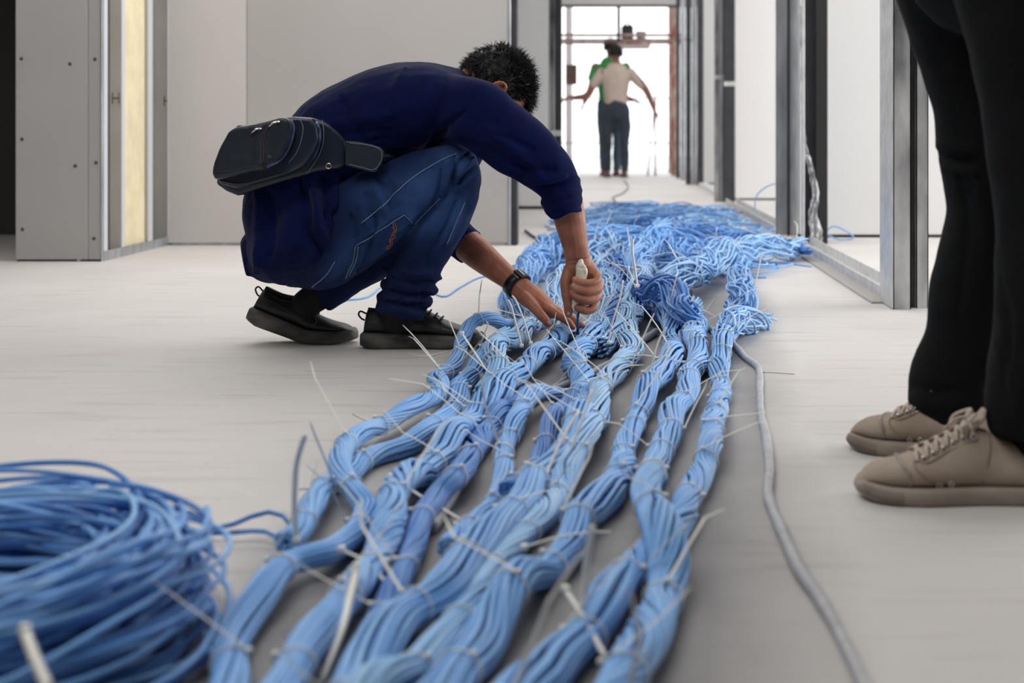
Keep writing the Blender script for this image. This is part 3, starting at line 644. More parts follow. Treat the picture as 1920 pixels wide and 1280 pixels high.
# tangled heap at the back, between the two partitions
root = thing('cable_heap', 'wide tangled heap of loose blue cables far back between the partitions', 'cable heap', loc=(.3, 8.4, 0))
off = np.array([.3, 8.4, 0]); r = np.random.RandomState(5)
def heap_cable(cx, cy, L, ang, z0, curl, seed_):
    n = 42; a = ang+np.cumsum(wig(n, .03, .25, r)*curl); st = L/n
    x = cx+np.cumsum(np.cos(a))*st; y = cy+np.cumsum(np.sin(a))*st*1.1
    x -= x.mean()-cx; y -= y.mean()-cy
    x = np.where(x > .80, .80-(x-.80)*.25, x); x = np.where(x > .835, .83, x); x = np.where(x < -.42, -.42-(x+.42)*.3, x)
    z = np.maximum(CR, z0*np.clip(1.2-((x-.35)/.62)**2, 0, 1)+.02*wig(n, .03, .2, r)+.005)
    return np.stack([x, y, z], 1)
for k in range(120):
    cy = r.uniform(7.2, 10.2); wdt = .40; cx = .26+r.uniform(-1, 1)*wdt
    q = heap_cable(cx, cy, r.uniform(.8, 1.9), r.uniform(-.9, .9)+(math.pi if r.rand() < .5 else 0), r.uniform(.0, .06), .42, k)
    v, f = tube_np(q-off, CR+.0006, 5); link('cable', mesh(v, f), M[('cable', 'cable_pale', 'cable_deep')[k % 3]], root)
root = thing('cable_heap', 'low tangle of loose blue cables nearer, right behind the tied bundles', 'cable heap', loc=(.3, 6.3, 0))
off = np.array([.3, 6.3, 0])
for k in range(120):
    cy = r.uniform(5.3, 7.2); cx = .12+.0*(cy)+r.uniform(-1, 1)*(.34+.06*(cy-5.3))
    q = heap_cable(cx, cy, r.uniform(.6, 1.4), r.uniform(-.9, .9)+(math.pi if r.rand() < .5 else 0), r.uniform(.0, .045), .5, k)
    v, f = tube_np(q-off, CR, 5); link('cable', mesh(v, f), M[('cable', 'cable_pale', 'cable_deep')[k % 3]], root)
# loops of single cable near the studs
for lb, pts in (('thin blue cable arching up against the steel studs behind the heap', [(1415, 395, .0), (1420, 365, .12), (1450, 345, .22), (1480, 352, .2), (1497, 390, .06), (1500, 430, 0)]),
                ('small blue cable loop lying behind the black door frame', [(1540, 448, 0), (1560, 425, .05), (1585, 432, .04), (1600, 446, 0), (1575, 452, 0), (1550, 440, .02)])):
    W = []
    for px, py, z in pts:
        Y = 8.2 if 'arching' in lb else 7.2
        W.append(P(px, py, Y)); W[-1].z = max(W[-1].z, .004)
    o = MB().tube(cr(W, 8), .004, 6).build('cable', M['cable'], None, True); tag(o, lb, 'cable')
def floor_line(name, label, cat, pts, rad, m_, n=8, lumps=0, seed=0, lift=0):
    W = []
    for q in pts:
        z = rad*1.0+(q[2] if len(q) > 2 else 0); g = G(q[0], q[1], z); W.append((g.x, g.y, g.z))
    p = resample(cr(W, 8), .012 if rad > .006 else .02); rr = np.full(len(p), rad)
    if lumps: rr = rr*(1+lumps*wig(len(p), .012, .05, np.random.RandomState(seed)))
    p[:, 2] = np.maximum(p[:, 2], rr*1.02)
    o = MB().tube(p, rr, n).build(name, m_, None, True); tag(o, label, cat); return o
floor_line('grey_conduit', 'lumpy grey sheathed conduit snaking along the floor right of the bundles', 'conduit', [(1285, 520), (1300, 560), (1312, 600), (1335, 618), (1362, 632), (1382, 652), (1398, 670), (1422, 690), (1424, 730), (1426, 775), (1436, 820), (1442, 880), (1440, 930), (1468, 1000), (1500, 1070), (1536, 1120), (1570, 1180), (1600, 1240), (1640, 1330)], .0080, M['conduit'], 10, .16, 3)
floor_line('grey_conduit', 'grey flat-lying conduit half hidden between the cable bundles', 'conduit', [(1230, 622), (1190, 648), (1130, 690), (1040, 730), (985, 762), (930, 815), (885, 870), (850, 925), (810, 990)], .009, M['conduit'], 8, .1, 4)
floor_line('blue_cable', 'single thin blue cable lying loose on the floor behind the near shoe', 'cable', [(600, 570), (645, 563), (690, 556), (730, 530), (790, 535), (830, 556), (860, 540), (900, 520), (950, 515)], .0032, M['cable'], 6)
floor_line('blue_cable', 'upper of two thin cables curving from the big coil to the upright tie', 'cable', [(385, 992, .01), (430, 985, .02), (480, 965, .03), (520, 960, .03), (545, 985, .02), (556, 1015, 0)], .0031, M['cable_deep'], 6)
floor_line('blue_cable', 'lower of two thin cables leaving the big coil toward the left bundle', 'cable', [(395, 1000, .005), (440, 998, .01), (490, 995, .012), (520, 1008, .01), (545, 1030, 0)], .0031, M['cable_deep'], 6)
floor_line('dark_cable', 'dark cable curving across the floor left of the wrist, far side', 'cable', [(985, 432), (1005, 446), (1035, 456), (1075, 460), (1110, 448), (1180, 440)], .007, M['conduit_dark'], 6)
floor_line('dark_cable', 'thin dark cable wandering over the pale corridor floor', 'cable', [(1170, 338), (1178, 350), (1168, 362), (1150, 370), (1158, 382), (1165, 395)], .006, M['conduit_dark'], 6)
# single tie tails standing clear, each part of the tie that closes a bundle
def lone_tie(label, pts, wd=.0024):
    W = [P(px, py, Y) for px, py, Y in pts]; 
    for q in W: q.z = max(q.z, .003)
    v, f = tube_np(cr(W, 6), wd, 4, True, .4); b = MB().add(v, f); q = W[0]; h_ = .0042
    b.box(q.x-h_, q.x+h_, q.y-h_, q.y+h_, q.z-h_, q.z+h_, .001)
    o = b.build('cable_tie', M['tie'], None, True); tag(o, label, 'cable tie')
lone_tie('tall white cable tie tail standing straight up at the left', [(556, 1012, 1.72), (552, 940, 1.71), (556, 870, 1.70), (572, 815, 1.68)], .0034)
lone_tie('wide pale tie strip lying over the big cable coil, lower left corner', [(46, 1180, 1.16), (62, 1225, 1.13), (90, 1290, 1.1)], .005)
lone_tie('upright pale tie strip standing between the front centre and right bundles', [(1083, 1168, 1.46), (1096, 1110, 1.46), (1100, 1050, 1.46), (1112, 985, 1.45)], .0036)
lone_tie('pale tie strip leaning against the lower right bundle', [(1060, 1105, 1.5), (1090, 1150, 1.45), (1110, 1185, 1.42), (1135, 1230, 1.38)], .0034)
lone_tie('long curved white tie strip at the front between the left bundles', [(668, 1062, 1.56), (655, 1120, 1.5), (640, 1180, 1.44), (600, 1280, 1.36)], .005)
lone_tie('right one of two long tie tails crossing the broad central bundle', [(1064, 858, 2.15), (1090, 790, 2.17), (1110, 730, 2.2)], .003)
lone_tie('left one of two long tie tails crossing the broad central bundle', [(1017, 907, 2.05), (1050, 830, 2.1), (1085, 770, 2.15)], .003)
lone_tie('left one of the paired upright ties in front of the lower hand', [(978, 648, 3.28), (968, 610, 3.28), (959, 575, 3.28), (952, 562, 3.28)], .0022)
lone_tie('right one of the paired upright ties in front of the lower hand', [(995, 643, 3.3), (982, 600, 3.3), (968, 565, 3.3), (960, 554, 3.3)], .0022)
lone_tie('tall white tie standing right of the gripping hand', [(1141, 642, 3.3), (1148, 605, 3.3), (1162, 560, 3.3), (1168, 525, 3.3)], .0022)
lone_tie('white tie leaning right above the third bundle from the right', [(1220, 698, 3.0), (1228, 660, 3.0), (1238, 632, 3.0), (1250, 613, 3.0)], .002)
lone_tie('first of the splayed ties at the pale node', [(1192, 536, 3.6), (1165, 505, 3.6), (1140, 485, 3.6), (1135, 468, 3.6)], .0028)
lone_tie('vertical tie above the pale node', [(1195, 535, 3.62), (1190, 500, 3.62), (1186, 470, 3.62), (1187, 448, 3.62)], .0028)
lone_tie('long white tie strip crossing left over the shoulder of a bundle by the shoe', [(866, 625, 2.95), (895, 668, 2.9), (925, 712, 2.85)], .0026)
lone_tie('thin white tie tail over the lower left bundle end', [(655, 935, 2.0), (700, 985, 1.95), (745, 1015, 1.9), (780, 1030, 1.88)], .0026)
lone_tie('long tie strip bridging the two front middle bundles', [(983, 1026, 1.72), (1040, 1008, 1.74), (1100, 998, 1.75), (1145, 997, 1.76)], .0028)
lone_tie('curving tie strip between the left front bundles', [(640, 1030, 1.66), (690, 1055, 1.64), (730, 1100, 1.6)], .003)
lone_tie('tie strip slanting over the loop of the deep blue bundle', [(733, 893, 2.0), (790, 930, 1.96), (850, 965, 1.92), (880, 985, 1.9)], .003)
floor_line('cable_tie', 'thin white tie offcut lying on the floor left of the looping bundle', 'cable tie', [(622, 935), (590, 915), (560, 917)], .0014, M['tie'], 5)
floor_line('cable_tie', 'pale tie offcut on the floor left of the outermost bundle', 'cable tie', [(662, 776), (690, 788), (715, 790)], .0014, M['tie'], 5)
floor_line('cable_tie', 'white tie offcut on the floor in front of the near black shoe', 'cable tie', [(760, 662), (800, 668), (850, 655)], .0014, M['tie'], 5)
floor_line('cable_tie', 'thin tie offcut on the floor right of the grey conduit', 'cable tie', [(1430, 697), (1455, 698), (1490, 701)], .0014, M['tie'], 5)
# big coil in the left foreground
root = thing('cable_coil', 'big loose coil of blue cables filling the lower left corner', 'cable coil', loc=(-.72, 1.42, 0))
r = np.random.RandomState(21); n = 96; th = np.linspace(0, 2*math.pi, n)
for k in range(120):
    lay = k/120; upper = k % 2 == 0
    ra = r.uniform(.20, .335); rb = r.uniform(.17, .32); cx = r.uniform(-.05, .03); cy = r.uniform(-.03, .05)
    if ra > .30: cx -= .03
    z0 = CR+.115*lay*(1-.25*abs(ra-.27)/.07)
    ph = r.uniform(0, 6.28); a = th*.94+ph; wob = wig(n, .02, .25, r)
    x = cx+(ra+.014*wob)*np.cos(a); y = cy+(rb+.014*wig(n, .02, .25, r))*np.sin(a)
    z = z0+.016*wig(n, .02, .3, r)+.02*lay*np.cos(a-.3)
    z = np.maximum(z, CR)
    v, f = tube_np(np.stack([x, y, z], 1), CR, 6); link('cable', mesh(v, f), M[('cable', 'cable', 'cable_deep')[k % 3]], root)
# ================================================================== shoes
def shoe(name, parent, style, Lm, Wm, loc, yaw, bend=0.0, ball=0.68, mats=None, pitch=0.0, loop_eyelet=True):
    """local frame: x heel->toe, y across, z up; bend lifts the heel about the ball of the foot"""
    Rz = Matrix.Rotation(yaw, 4, 'Z')
    bx = ball*Lm
    def tf(p):
        x, y, z = p
        if bend and x < bx+.02:
            # progressive bend
            d = bx-x; k = min(1, max(0, d)/(.05)) ; a = bend*(k if d < .05 else 1)
            if d > 0:
                if d < .05:
                    a = bend*(d/.05)*.5
                    cx, cz = bx, 0
                    ca, sa = math.cos(a), math.sin(a); x, z = cx-(d*ca)-0*z-(-z*sa)*1, cz+d*sa+z*ca
                    x = bx-d*ca+z*sa
                else:
                    ca, sa = math.cos(bend), math.sin(bend); ha = bend*.5
                    ox, oz = bx-.05*math.cos(ha), .05*math.sin(ha)
                    dd = d-.05; x, z = ox-dd*ca+z*sa, oz+dd*sa+z*ca
        return Vector(loc)+(Rz@Vector((x, y, z)))
    black = style == 'black'
    def wid(u):  # half width along length
        pts_ = [(0, .55), (.03, .68), (.1, .78), (.25, .78), (.4, .74), (.55, .86), (.68, 1.0), (.8, .97), (.9, .80), (.96, .60), (.985, .42), (1.0, .22)]
        for (a, b), (c, d) in zip(pts_, pts_[1:]):
            if u <= c: return (b+(d-b)*(u-a)/(c-a))*Wm/2
        return .22*Wm/2
    def skew(u): return .006*math.sin(u*math.pi)*(1 if u < .6 else 1)
    if black: top = [(0.0, .045), (.015, .082), (.03, .100), (.08, .098), (.2, .095), (.32, .101), (.42, .108), (.5, .096), (.6, .079), (.7, .063), (.8, .053), (.9, .047), (.96, .038), (1.0, .026)]
    else: top = [(0.0, .04), (.02, .07), (.05, .086), (.15, .082), (.28, .088), (.40, .106), (.46, .108), (.55, .092), (.65, .076), (.72, .066), (.8, .058), (.9, .052), (.96, .042), (1.0, .027)]
    def tp(u):
        for (a, b), (c, d) in zip(top, top[1:]):
            if u <= c: return b+(d-b)*(u-a)/(c-a)
        return top[-1][1]
    sb = .030 if black else .024   # sole height
    def soletop(u): return -.012*max(0, (u-.955)/.045)**2-.006*max(0, (.02-u)/.02)**2+(sb+(.010*(1-u) if black else 0)+(.006*max(0, (u-.85)/.15)))
    def soleb(u):
        if black: return .012*max(0, (u-.78)/.22)**1.6+.010*max(0, (.12-u)/.12)**1.5
        return .013*max(0, (u-.84)/.16)**1.8
    us = [0, .004, .012, .03, .06, .1, .15, .2, .26, .32, .38, .44, .5, .56, .62, .68, .74, .8, .85, .9, .94, .965, .98, .992, 1.0]
    # upper
    v = []; f = []; nn = 22
    for u in us:
        hw = wid(u)*.95*(1 if .01 < u < .985 else .85); zt = tp(u); z0 = soletop(u)-.006
        for k in range(nn):
            a = math.pi*2*k/nn; cx, sx = math.cos(a), math.sin(a)
            pw = .75 if u > .6 else .62
            yy = hw*math.copysign(abs(cx)**pw, cx); zz = (sx+1)/2
            # narrower towards the top (ankle)
            nar = 1-(.42 if u < .55 else .42*max(0, 1-(u-.55)/.2))*max(0, zz-.35)/.65
            v.append(tf((u*Lm*.985+.003, skew(u)+yy*nar, z0+(zt-z0)*zz)))
    m_ = len(us)
    for i in range(m_-1):
        for k in range(nn):
            k2 = (k+1) % nn; f.append((i*nn+k, i*nn+k2, (i+1)*nn+k2, (i+1)*nn+k))
    f.append(tuple(reversed(range(nn)))); f.append(tuple((m_-1)*nn+k for k in range(nn)))
    up = MB().add(v, f).build(name, mats[0], parent, True)
    s_ = up.modifiers.new('s', 'SUBSURF'); s_.levels = 1; s_.render_levels = 1
    # sole
    v = []; f = []; nn = 16
    for u in us:
        hw = wid(u)*1.04+.001; zt = soletop(u)+.001; zb = soleb(u)
        prof = [(-.93, 0), (-1.0, .2), (-1.03, .5), (-1.0, .8), (-.94, 1), (-.5, 1.0), (0, 1), (.5, 1.0), (.94, 1), (1.0, .8), (1.03, .5), (1.0, .2), (.93, 0), (.5, 0), (0, 0), (-.5, 0)]
        for a, b in prof: v.append(tf((u*(Lm+.006)-.003, skew(u)+a*hw, zb+(zt-zb)*b)))
    for i in range(m_-1):
        for k in range(nn):
            k2 = (k+1) % nn; f.append((i*nn+k, (i+1)*nn+k, (i+1)*nn+k2, i*nn+k2))
    f.append(tuple(range(nn))); f.append(tuple((m_-1)*nn+k for k in reversed(range(nn))))
    so_ = MB().add(v, f).build('sole', mats[1], up, True)
    def strip(nm, pts_, r_, mt, flat=1.0, n=6):
        return MB().tube([tf(p) for p in cr(pts_, 5)], r_, n, flat=flat).build(nm, mt, up, True)
    def onup(u, fr, side, o=.0015):
        """point on the upper: fr 0..1 of the arc from side edge to top"""
        hw = wid(u)*.95; zt = tp(u); z0 = soletop(u)-.006; a = fr*math.pi/2; pw = .75 if u > .6 else .62
        zz = (math.sin(a)+1)/2; nar = 1-(.42 if u < .55 else .42*max(0, 1-(u-.55)/.2))*max(0, zz-.35)/.65
        return (u*Lm*.985+.003, skew(u)+side*(hw*abs(math.cos(a))**pw*nar+o*math.cos(a)), z0+(zt-z0)*zz+o*math.sin(a))
    if black:
        for i, u in enumerate((.44, .49, .54, .59, .64)):
            strip('lace', [onup(u, .62, -1), onup(u+.012, .85, -1, .004), onup(u+.018, 1.0, 1, .006), onup(u+.012, .85, 1, .004), onup(u, .62, 1)], .0024, mats[2])
        strip('lace_knot', [onup(.43, .8, -1, .004), onup(.40, .9, -1, .012), onup(.43, .98, -1, .018), onup(.46, .9, -1, .008)], .0022, mats[2])
        strip('lace_knot', [onup(.43, .9, 1, .006), onup(.46, .9, 1, .018), onup(.50, .9, 1, .012)], .0022, mats[2])
        zt = tp(.02); strip('heel_loop', [(.008, 0, zt-.004), (-.006, 0, zt+.002), (-.011, 0, zt-.006), (-.004, 0, zt-.016), (.004, 0, zt-.02)], .0028, mats[2], .8)
        strip('tongue_loop', [(.42*Lm, .0, .106), (.40*Lm, .0, .122), (.43*Lm, 0, .126), (.455*Lm, 0, .112)], .0028, mats[2], .8)
        for s in (-1, 1):
            strip('seam', [onup(.60, .75, s, .0006), onup(.66, .45, s, .0006), onup(.66, .2, s, .0006), onup(.62, -.1, s, .0006)], .0011, mats[3])
            strip('seam', [onup(.08, .5, s, .0006), onup(.2, .4, s, .0006), onup(.32, .45, s, .0006), onup(.40, .7, s, .0006)], .0012, mats[3])
            strip('seam', [onup(.03, .1, s, .0006), onup(.12, .15, s, .0006), onup(.3, .0, s, .0006), onup(.5, -.1, s, .0006)], .001, mats[3])
        strip('collar_lining', [onup(.04, .7, -1), onup(.15, .68, -1), onup(.28, .68, -1), onup(.38, .75, -1)], .004, mats[4])
    else:
        # foxing band, ribbed toe, toe cap, laces, eyelets, seams
        for s in (-1, 1):
            for i, u in enumerate((.44, .49, .54, .59, .64, .69)):
                e = onup(u, .52, s, .001); c_ = Vector(tf(e)); b = MB()
                ring = [tf(tuple(np.array(e)+np.array((.0042*math.cos(t), s*.001, .0042*math.sin(t))))) for t in np.linspace(0, 2*math.pi, 13)[:-1]]
                v2, f2 = tube_np(ring, .0013, 5, False, 1, True); b.add(v2, f2).build('eyelet', mats[4], up, True)
            for k in (.56, .62):
                e = onup(k, -.45, s, .001); ring = [tf(tuple(np.array(e)+np.array((.0036*math.cos(t), s*.001, .0036*math.sin(t))))) for t in np.linspace(0, 2*math.pi, 11)[:-1]]
                v2, f2 = tube_np(ring, .0012, 5, False, 1, True); MB().add(v2, f2).build('vent_eyelet', mats[4], up, True)
            strip('seam', [onup(.36, .8, s, .0006), onup(.36, .4, s, .0006), onup(.38, 0, s, .0006), onup(.40, -.5, s, .0006)], .0015, mats[3])
            strip('seam', [onup(.72, .9, s, .0006), onup(.74, .45, s, .0006), onup(.70, .0, s, .0006), onup(.64, -.35, s, .0006)], .0012, mats[3])
            strip('seam', [onup(.42, .42, s, .0006), onup(.55, .40, s, .0006), onup(.68, .38, s, .0006), onup(.735, .7, s, .0006)], .001, mats[3])
            strip('toe_cap_edge', [onup(.80, 1.0, s, .0015), onup(.795, .6, s, .0015), onup(.77, .2, s, .0015), onup(.76, -.3, s, .0015)], .0028, mats[1], .7)
        for i, u in enumerate((.44, .49, .54, .59, .64, .69)):
            strip('lace', [onup(u, .54, -1, .002), onup(u+.004, .75, -1, .004), onup(u+.02, 1.0, 1, .005), onup(u+.03, .75, 1, .004), onup(u+.035, .55, 1, .002)], .0034, mats[2], .6)
            strip('lace', [onup(u, .54, 1, .002), onup(u+.004, .75, 1, .004), onup(u+.02, 1.0, 1, .006), onup(u+.03, .75, -1, .004), onup(u+.035, .55, -1, .002)], .0034, mats[2], .6)
        # bow
        strip('lace_bow', [onup(.46, .95, -1, .008), onup(.43, .8, -1, .022), onup(.50, .6, -1, .026), onup(.52, .6, -1, .012), onup(.46, .92, -1, .008)], .0042, mats[2], .6)
        strip('lace_bow', [onup(.46, .95, 1, .008), onup(.43, .8, 1, .022), onup(.50, .6, 1, .022), onup(.48, .9, 1, .01)], .0042, mats[2], .6)
        strip('lace_bow', [onup(.46, .95, -1, .01), onup(.50, .85, -1, .014), onup(.56, .7, -1, .01)], .0036, mats[2], .6)
        # tongue
        v2, f2 = loft([(Vector((.46*Lm, 0, .098)), .006, .022), (Vector((.41*Lm, 0, .112)), .005, .024), (Vector((.385*Lm, 0, .120)), .005, .02), (Vector((.375*Lm, 0, .127)), .004, .014)], 16, 4)
        b = MB().add([tf(p) for p in v2], f2); b.build('tongue', mats[0], up, True)
        ring = [tf((.378*Lm+.002*math.cos(t), -.004+.006*math.cos(t), .122+.006*math.sin(t))) for t in np.linspace(0, 2*math.pi, 12)[:-1]]
        v2, f2 = tube_np(ring, .0014, 5, False, 1, True)
        if loop_eyelet: MB().add(v2, f2).build('eyelet', M['chrome'], up, True)
        # ribs round the toe
        b = MB()
        for u in np.linspace(.80, .992, 22):
            for s in (-1, 1):
                hw = wid(u)*1.04+.0015; zt = soletop(u); zb = soleb(u)
                p0 = (u*(Lm+.006)-.003, skew(u)+s*hw*1.02, zb+.003); p1 = (u*(Lm+.006)-.003, skew(u)+s*hw*1.02, zt-.003)
                b.tube([tf(p0), tf(p1)], .0013, 5)
        b.build('toe_ribs', mats[1], so_, True)['kind'] = 'stuff'
    return up
BLK = lambda: [M['shoe_black'], M['sole_black'], M['lace_black'], M['piping_dark'], M['shoe_mesh']]
M['piping_dark'] = mat('grey_stitching', s2l(60, 62, 66), .7)
M['seam_beige'] = mat('beige_stitching', s2l(150, 132, 116), .8)
def hair_tufts(cen, ax, rad, keep, n, ln, rbase, seed, spiky=None):
    r = np.random.RandomState(seed); b = MB()
    for k in range(n):
        while True:
            d = r.normal(size=3); d /= np.linalg.norm(d)
            if keep(d): break
        A = [Vector(a) for a in ax]
        wd = lambda q: A[0]*q[0]+A[1]*q[1]+A[2]*q[2]
        p = Vector(cen)+wd((d[0]*rad[0], d[1]*rad[1], d[2]*rad[2])); nrm = wd(d).normalized()
        lift, comb = (.35, None) if spiky is None else spiky(d)
        L_ = ln*r.uniform(.6, 1.25); dirv = (nrm*lift+(wd(comb) if comb is not None else Vector((0, 0, 0)))*(1-lift)+Vector(r.normal(size=3))*.22).normalized()
        bend = (Vector(r.normal(size=3))*.35-nrm*.35); pts_ = []; q = p-nrm*.004; dd = dirv.copy()
        for j in range(4):
            pts_.append(tuple(q)); q = q+dd*L_/3; dd = (dd+bend*.33).normalized()
        v, f = tube_np(pts_, [rbase, rbase*.9, rbase*.6, rbase*.12], 3, False); b.add(v, f)
    return b
def head_parts(cen, face, crown, s=1.0):
    """closed shells for a head: face and crown are unit vectors"""
    f_ = Vector(face).normalized(); c_ = (Vector(crown)-f_*Vector(crown).dot(f_)).normalized(); r_ = f_.cross(c_)
    q = lambda a, b, c: Vector(cen)+(f_*a+r_*b+c_*c)*s
    ax = (f_, r_, c_)
    P_ = [ellipsoid(q(-.008, 0, .022), ax, (.094*s, .075*s, .088*s), 24, 16), ellipsoid(q(.022, 0, -.035), ax, (.066*s, .056*s, .075*s), 24, 14),
          ellipsoid(q(.052, 0, -.082), ax, (.030*s, .028*s, .024*s), 16, 10),   # chin
          loft([(q(.084, 0, .012), .008*s, .008*s), (q(.098, 0, -.012), .010*s, .011*s), (q(.104, 0, -.026), .013*s, .015*s), (q(.09, 0, -.033), .009*s, .013*s)], 12, 3, lat=tuple(r_)),  # nose
          loft([(q(.082, -.034, .018), .007*s, .007*s), (q(.092, -.016, .022), .007*s, .008*s), (q(.093, .0, .02), .007*s, .008*s), (q(.092, .016, .022), .007*s, .008*s), (q(.082, .034, .018), .007*s, .007*s)], 10, 3, lat=tuple(c_)),  # brow
          loft([(q(.078, -.022, -.054), .005*s, .005*s), (q(.088, 0, -.051), .007*s, .007*s), (q(.078, .022, -.054), .005*s, .005*s)], 10, 3, lat=tuple(c_)),
          loft([(q(.076, -.018, -.063), .005*s, .005*s), (q(.086, 0, -.064), .007*s, .007*s), (q(.076, .018, -.063), .005*s, .005*s)], 10, 3, lat=tuple(c_)),
          ellipsoid(q(.055, -.038, -.025), ax, (.022*s, .018*s, .022*s), 12, 8), ellipsoid(q(.055, .038, -.025), ax, (.022*s, .018*s, .022*s), 12, 8)]
    for sd in (-1, 1):   # ears: rim and lobe
        pts_ = [(-.0, .078*sd, -.03), (.006, .082*sd, -.012), (.004, .085*sd, .008), (-.006, .089*sd, .022), (-.020, .092*sd, .020), (-.026, .091*sd, .004), (-.018, .087*sd, -.014), (-.008, .081*sd, -.03)]
        P_.append(tube_np([tuple(q(*p)) for p in cr(pts_, 3)], .0045*s, 6, True))
        P_.append(ellipsoid(q(-.009, .080*sd, -.002), ax, (.017*s, .006*s, .026*s), 12, 8))
    return P_, ax, q
def face_details(par, q, ax, s=1.0, hairmat=None):
    for sd, nm in ((-1, 'eye'), (1, 'eye')):
        v, f = ellipsoid(q(.074, .031*sd, .003), ax, (.011*s, .014*s, .010*s), 14, 8); MB().add(v, f).build(nm, mat('eye_white', s2l(220, 215, 208), .3), par, True)
        v, f = ellipsoid(q(.0815, .031*sd, .002), ax, (.004*s, .0055*s, .0055*s), 12, 6); MB().add(v, f).build('iris', mat('dark_iris', s2l(40, 26, 20), .2), par, True)
        v, f = tube_np([tuple(q(.085, .018*sd, .026)), tuple(q(.089, .032*sd, .031)), tuple(q(.078, .046*sd, .027))], [.003*s, .0036*s, .002*s], 6); MB().add(v, f).build('eyebrow', hairmat or M['hair'], par, True)
def hand_parts(wrist, fingers, thumb, palm):
    """palm: loft rows; fingers: lists of (Vector, r)"""
    out = [loft(palm, 18, 4)]
    for fg in fingers+[thumb]:
        out.append(loft([(p, r_, r_) for p, r_ in fg], 12, 4))
    return out
def rest_hand(w_, d_, side_, s=1.0, curl=.35):
    """relaxed open hand: w_ wrist, d_ direction of the hand, side_ thumb side"""
    d_ = Vector(d_).normalized(); t_ = (Vector(side_)-d_*Vector(side_).dot(d_)).normalized(); n_ = d_.cross(t_)
    q = lambda a, b, c: Vector(w_)+(d_*a+t_*b+n_*c)*s
    palm = [(q(-.02, 0, 0), .014*s, .026*s), (q(.02, 0, 0), .015*s, .034*s), (q(.06, 0, 0), .014*s, .041*s), (q(.088, 0, 0), .011*s, .039*s)]
    out = [loft(palm, 16, 3, lat=tuple(t_))]
    for i, (o_, L_) in enumerate(((.030, .072), (.010, .080), (-.011, .075), (-.030, .058))):
        a = q(.078, o_, 0); b = q(.09+L_*.42, o_*1.08, curl*.010); c = q(.09+L_*.72, o_*1.08, curl*.032); e = q(.09+L_*.92, o_*1.05, curl*.062)
        out.append(loft([(a, .0095*s, .0095*s), (b, .009*s, .009*s), (c, .008*s, .008*s), (e, .0068*s, .0068*s)], 10, 3))
    out.append(loft([(q(.012, .022, 0), .014*s, .014*s), (q(.045, .048, .008), .011*s, .011*s), (q(.075, .058, .018), .0095*s, .0095*s), (q(.095, .060, .026), .0075*s, .0075*s)], 10, 3))
    return out
# ================================================================== crouching worker
NS, FS, MID = 3.42, 3.70, 3.56     # near side, far side, mid line (distance from the camera)
S = F/3.5
def R_(px): return px/S
worker = thing('person', 'worker crouching in a navy long-sleeved top, dark jeans and black shoes, head bowed', 'person', loc=(P(740, 0, MID).x, MID, 0))
woff = Vector(worker.location)
def put(o):  # parts are built in world space, then shifted to the person's own origin
    o.matrix_parent_inverse = Matrix.Identity(4); o.location = -woff; return o
def AMP(k, L_): return [(a*k, b, c) for a, b, c in L_]
# ---- clothing shells -------------------------------------------------
torso = [(P(512, 486, MID), R_(44), .135), (P(535, 440, MID), R_(80), .172), (P(556, 385, MID), R_(97), .178), (P(592, 325, MID), R_(102), .172), (P(650, 266, MID), R_(105), .168), (P(725, 222, MID), R_(100), .178), (P(795, 200, MID), R_(88), .190), (P(850, 190, MID), R_(68), .175), (P(885, 186, MID), R_(46), .11)]
Ln, Lf = [], []
near_arm = [(P(842, 200, 3.46), R_(60), .066), (P(888, 213, 3.405), R_(64), .062), (P(933, 243, 3.39), R_(61), .058), (P(982, 281, 3.385), R_(57), .054), (P(1024, 316, 3.385), R_(49), .050), (P(1048, 348, 3.395), R_(39), .045), (P(1057, 376, 3.405), R_(34), .042), (P(1063, 397, 3.41), R_(28.5), .040)]
far_arm = [(P(850, 205, 3.66), R_(60), .06), (P(862, 260, 3.71), R_(58), .058), (P(838, 335, 3.71), R_(48), .052), (P(820, 398, 3.69), R_(44), .048), (P(850, 437, 3.66), R_(38), .044), (P(878, 462, 3.63), R_(34), .040)]
def shells(arr, **k): return loft(arr, 28, 5, **k)
sw_parts = [shells(torso), shells(near_arm, c1=False), shells(far_arm, c1=False),
            loft([(P(480, 455, MID), R_(24), .10), (P(478, 485, MID), R_(14), .10), (P(481, 512, MID), R_(7), .09)], 24, 4, c1=False),
            loft([(P(545, 462, 3.555), R_(72), .215), (P(588, 440, 3.555), R_(86), .228), (P(632, 396, 3.555), R_(70), .224)], 28, 4), loft([(P(690, 268, MID), R_(52), .12), (P(780, 245, MID), R_(55), .12), (P(845, 238, MID), R_(45), .10)], 20, 4)]
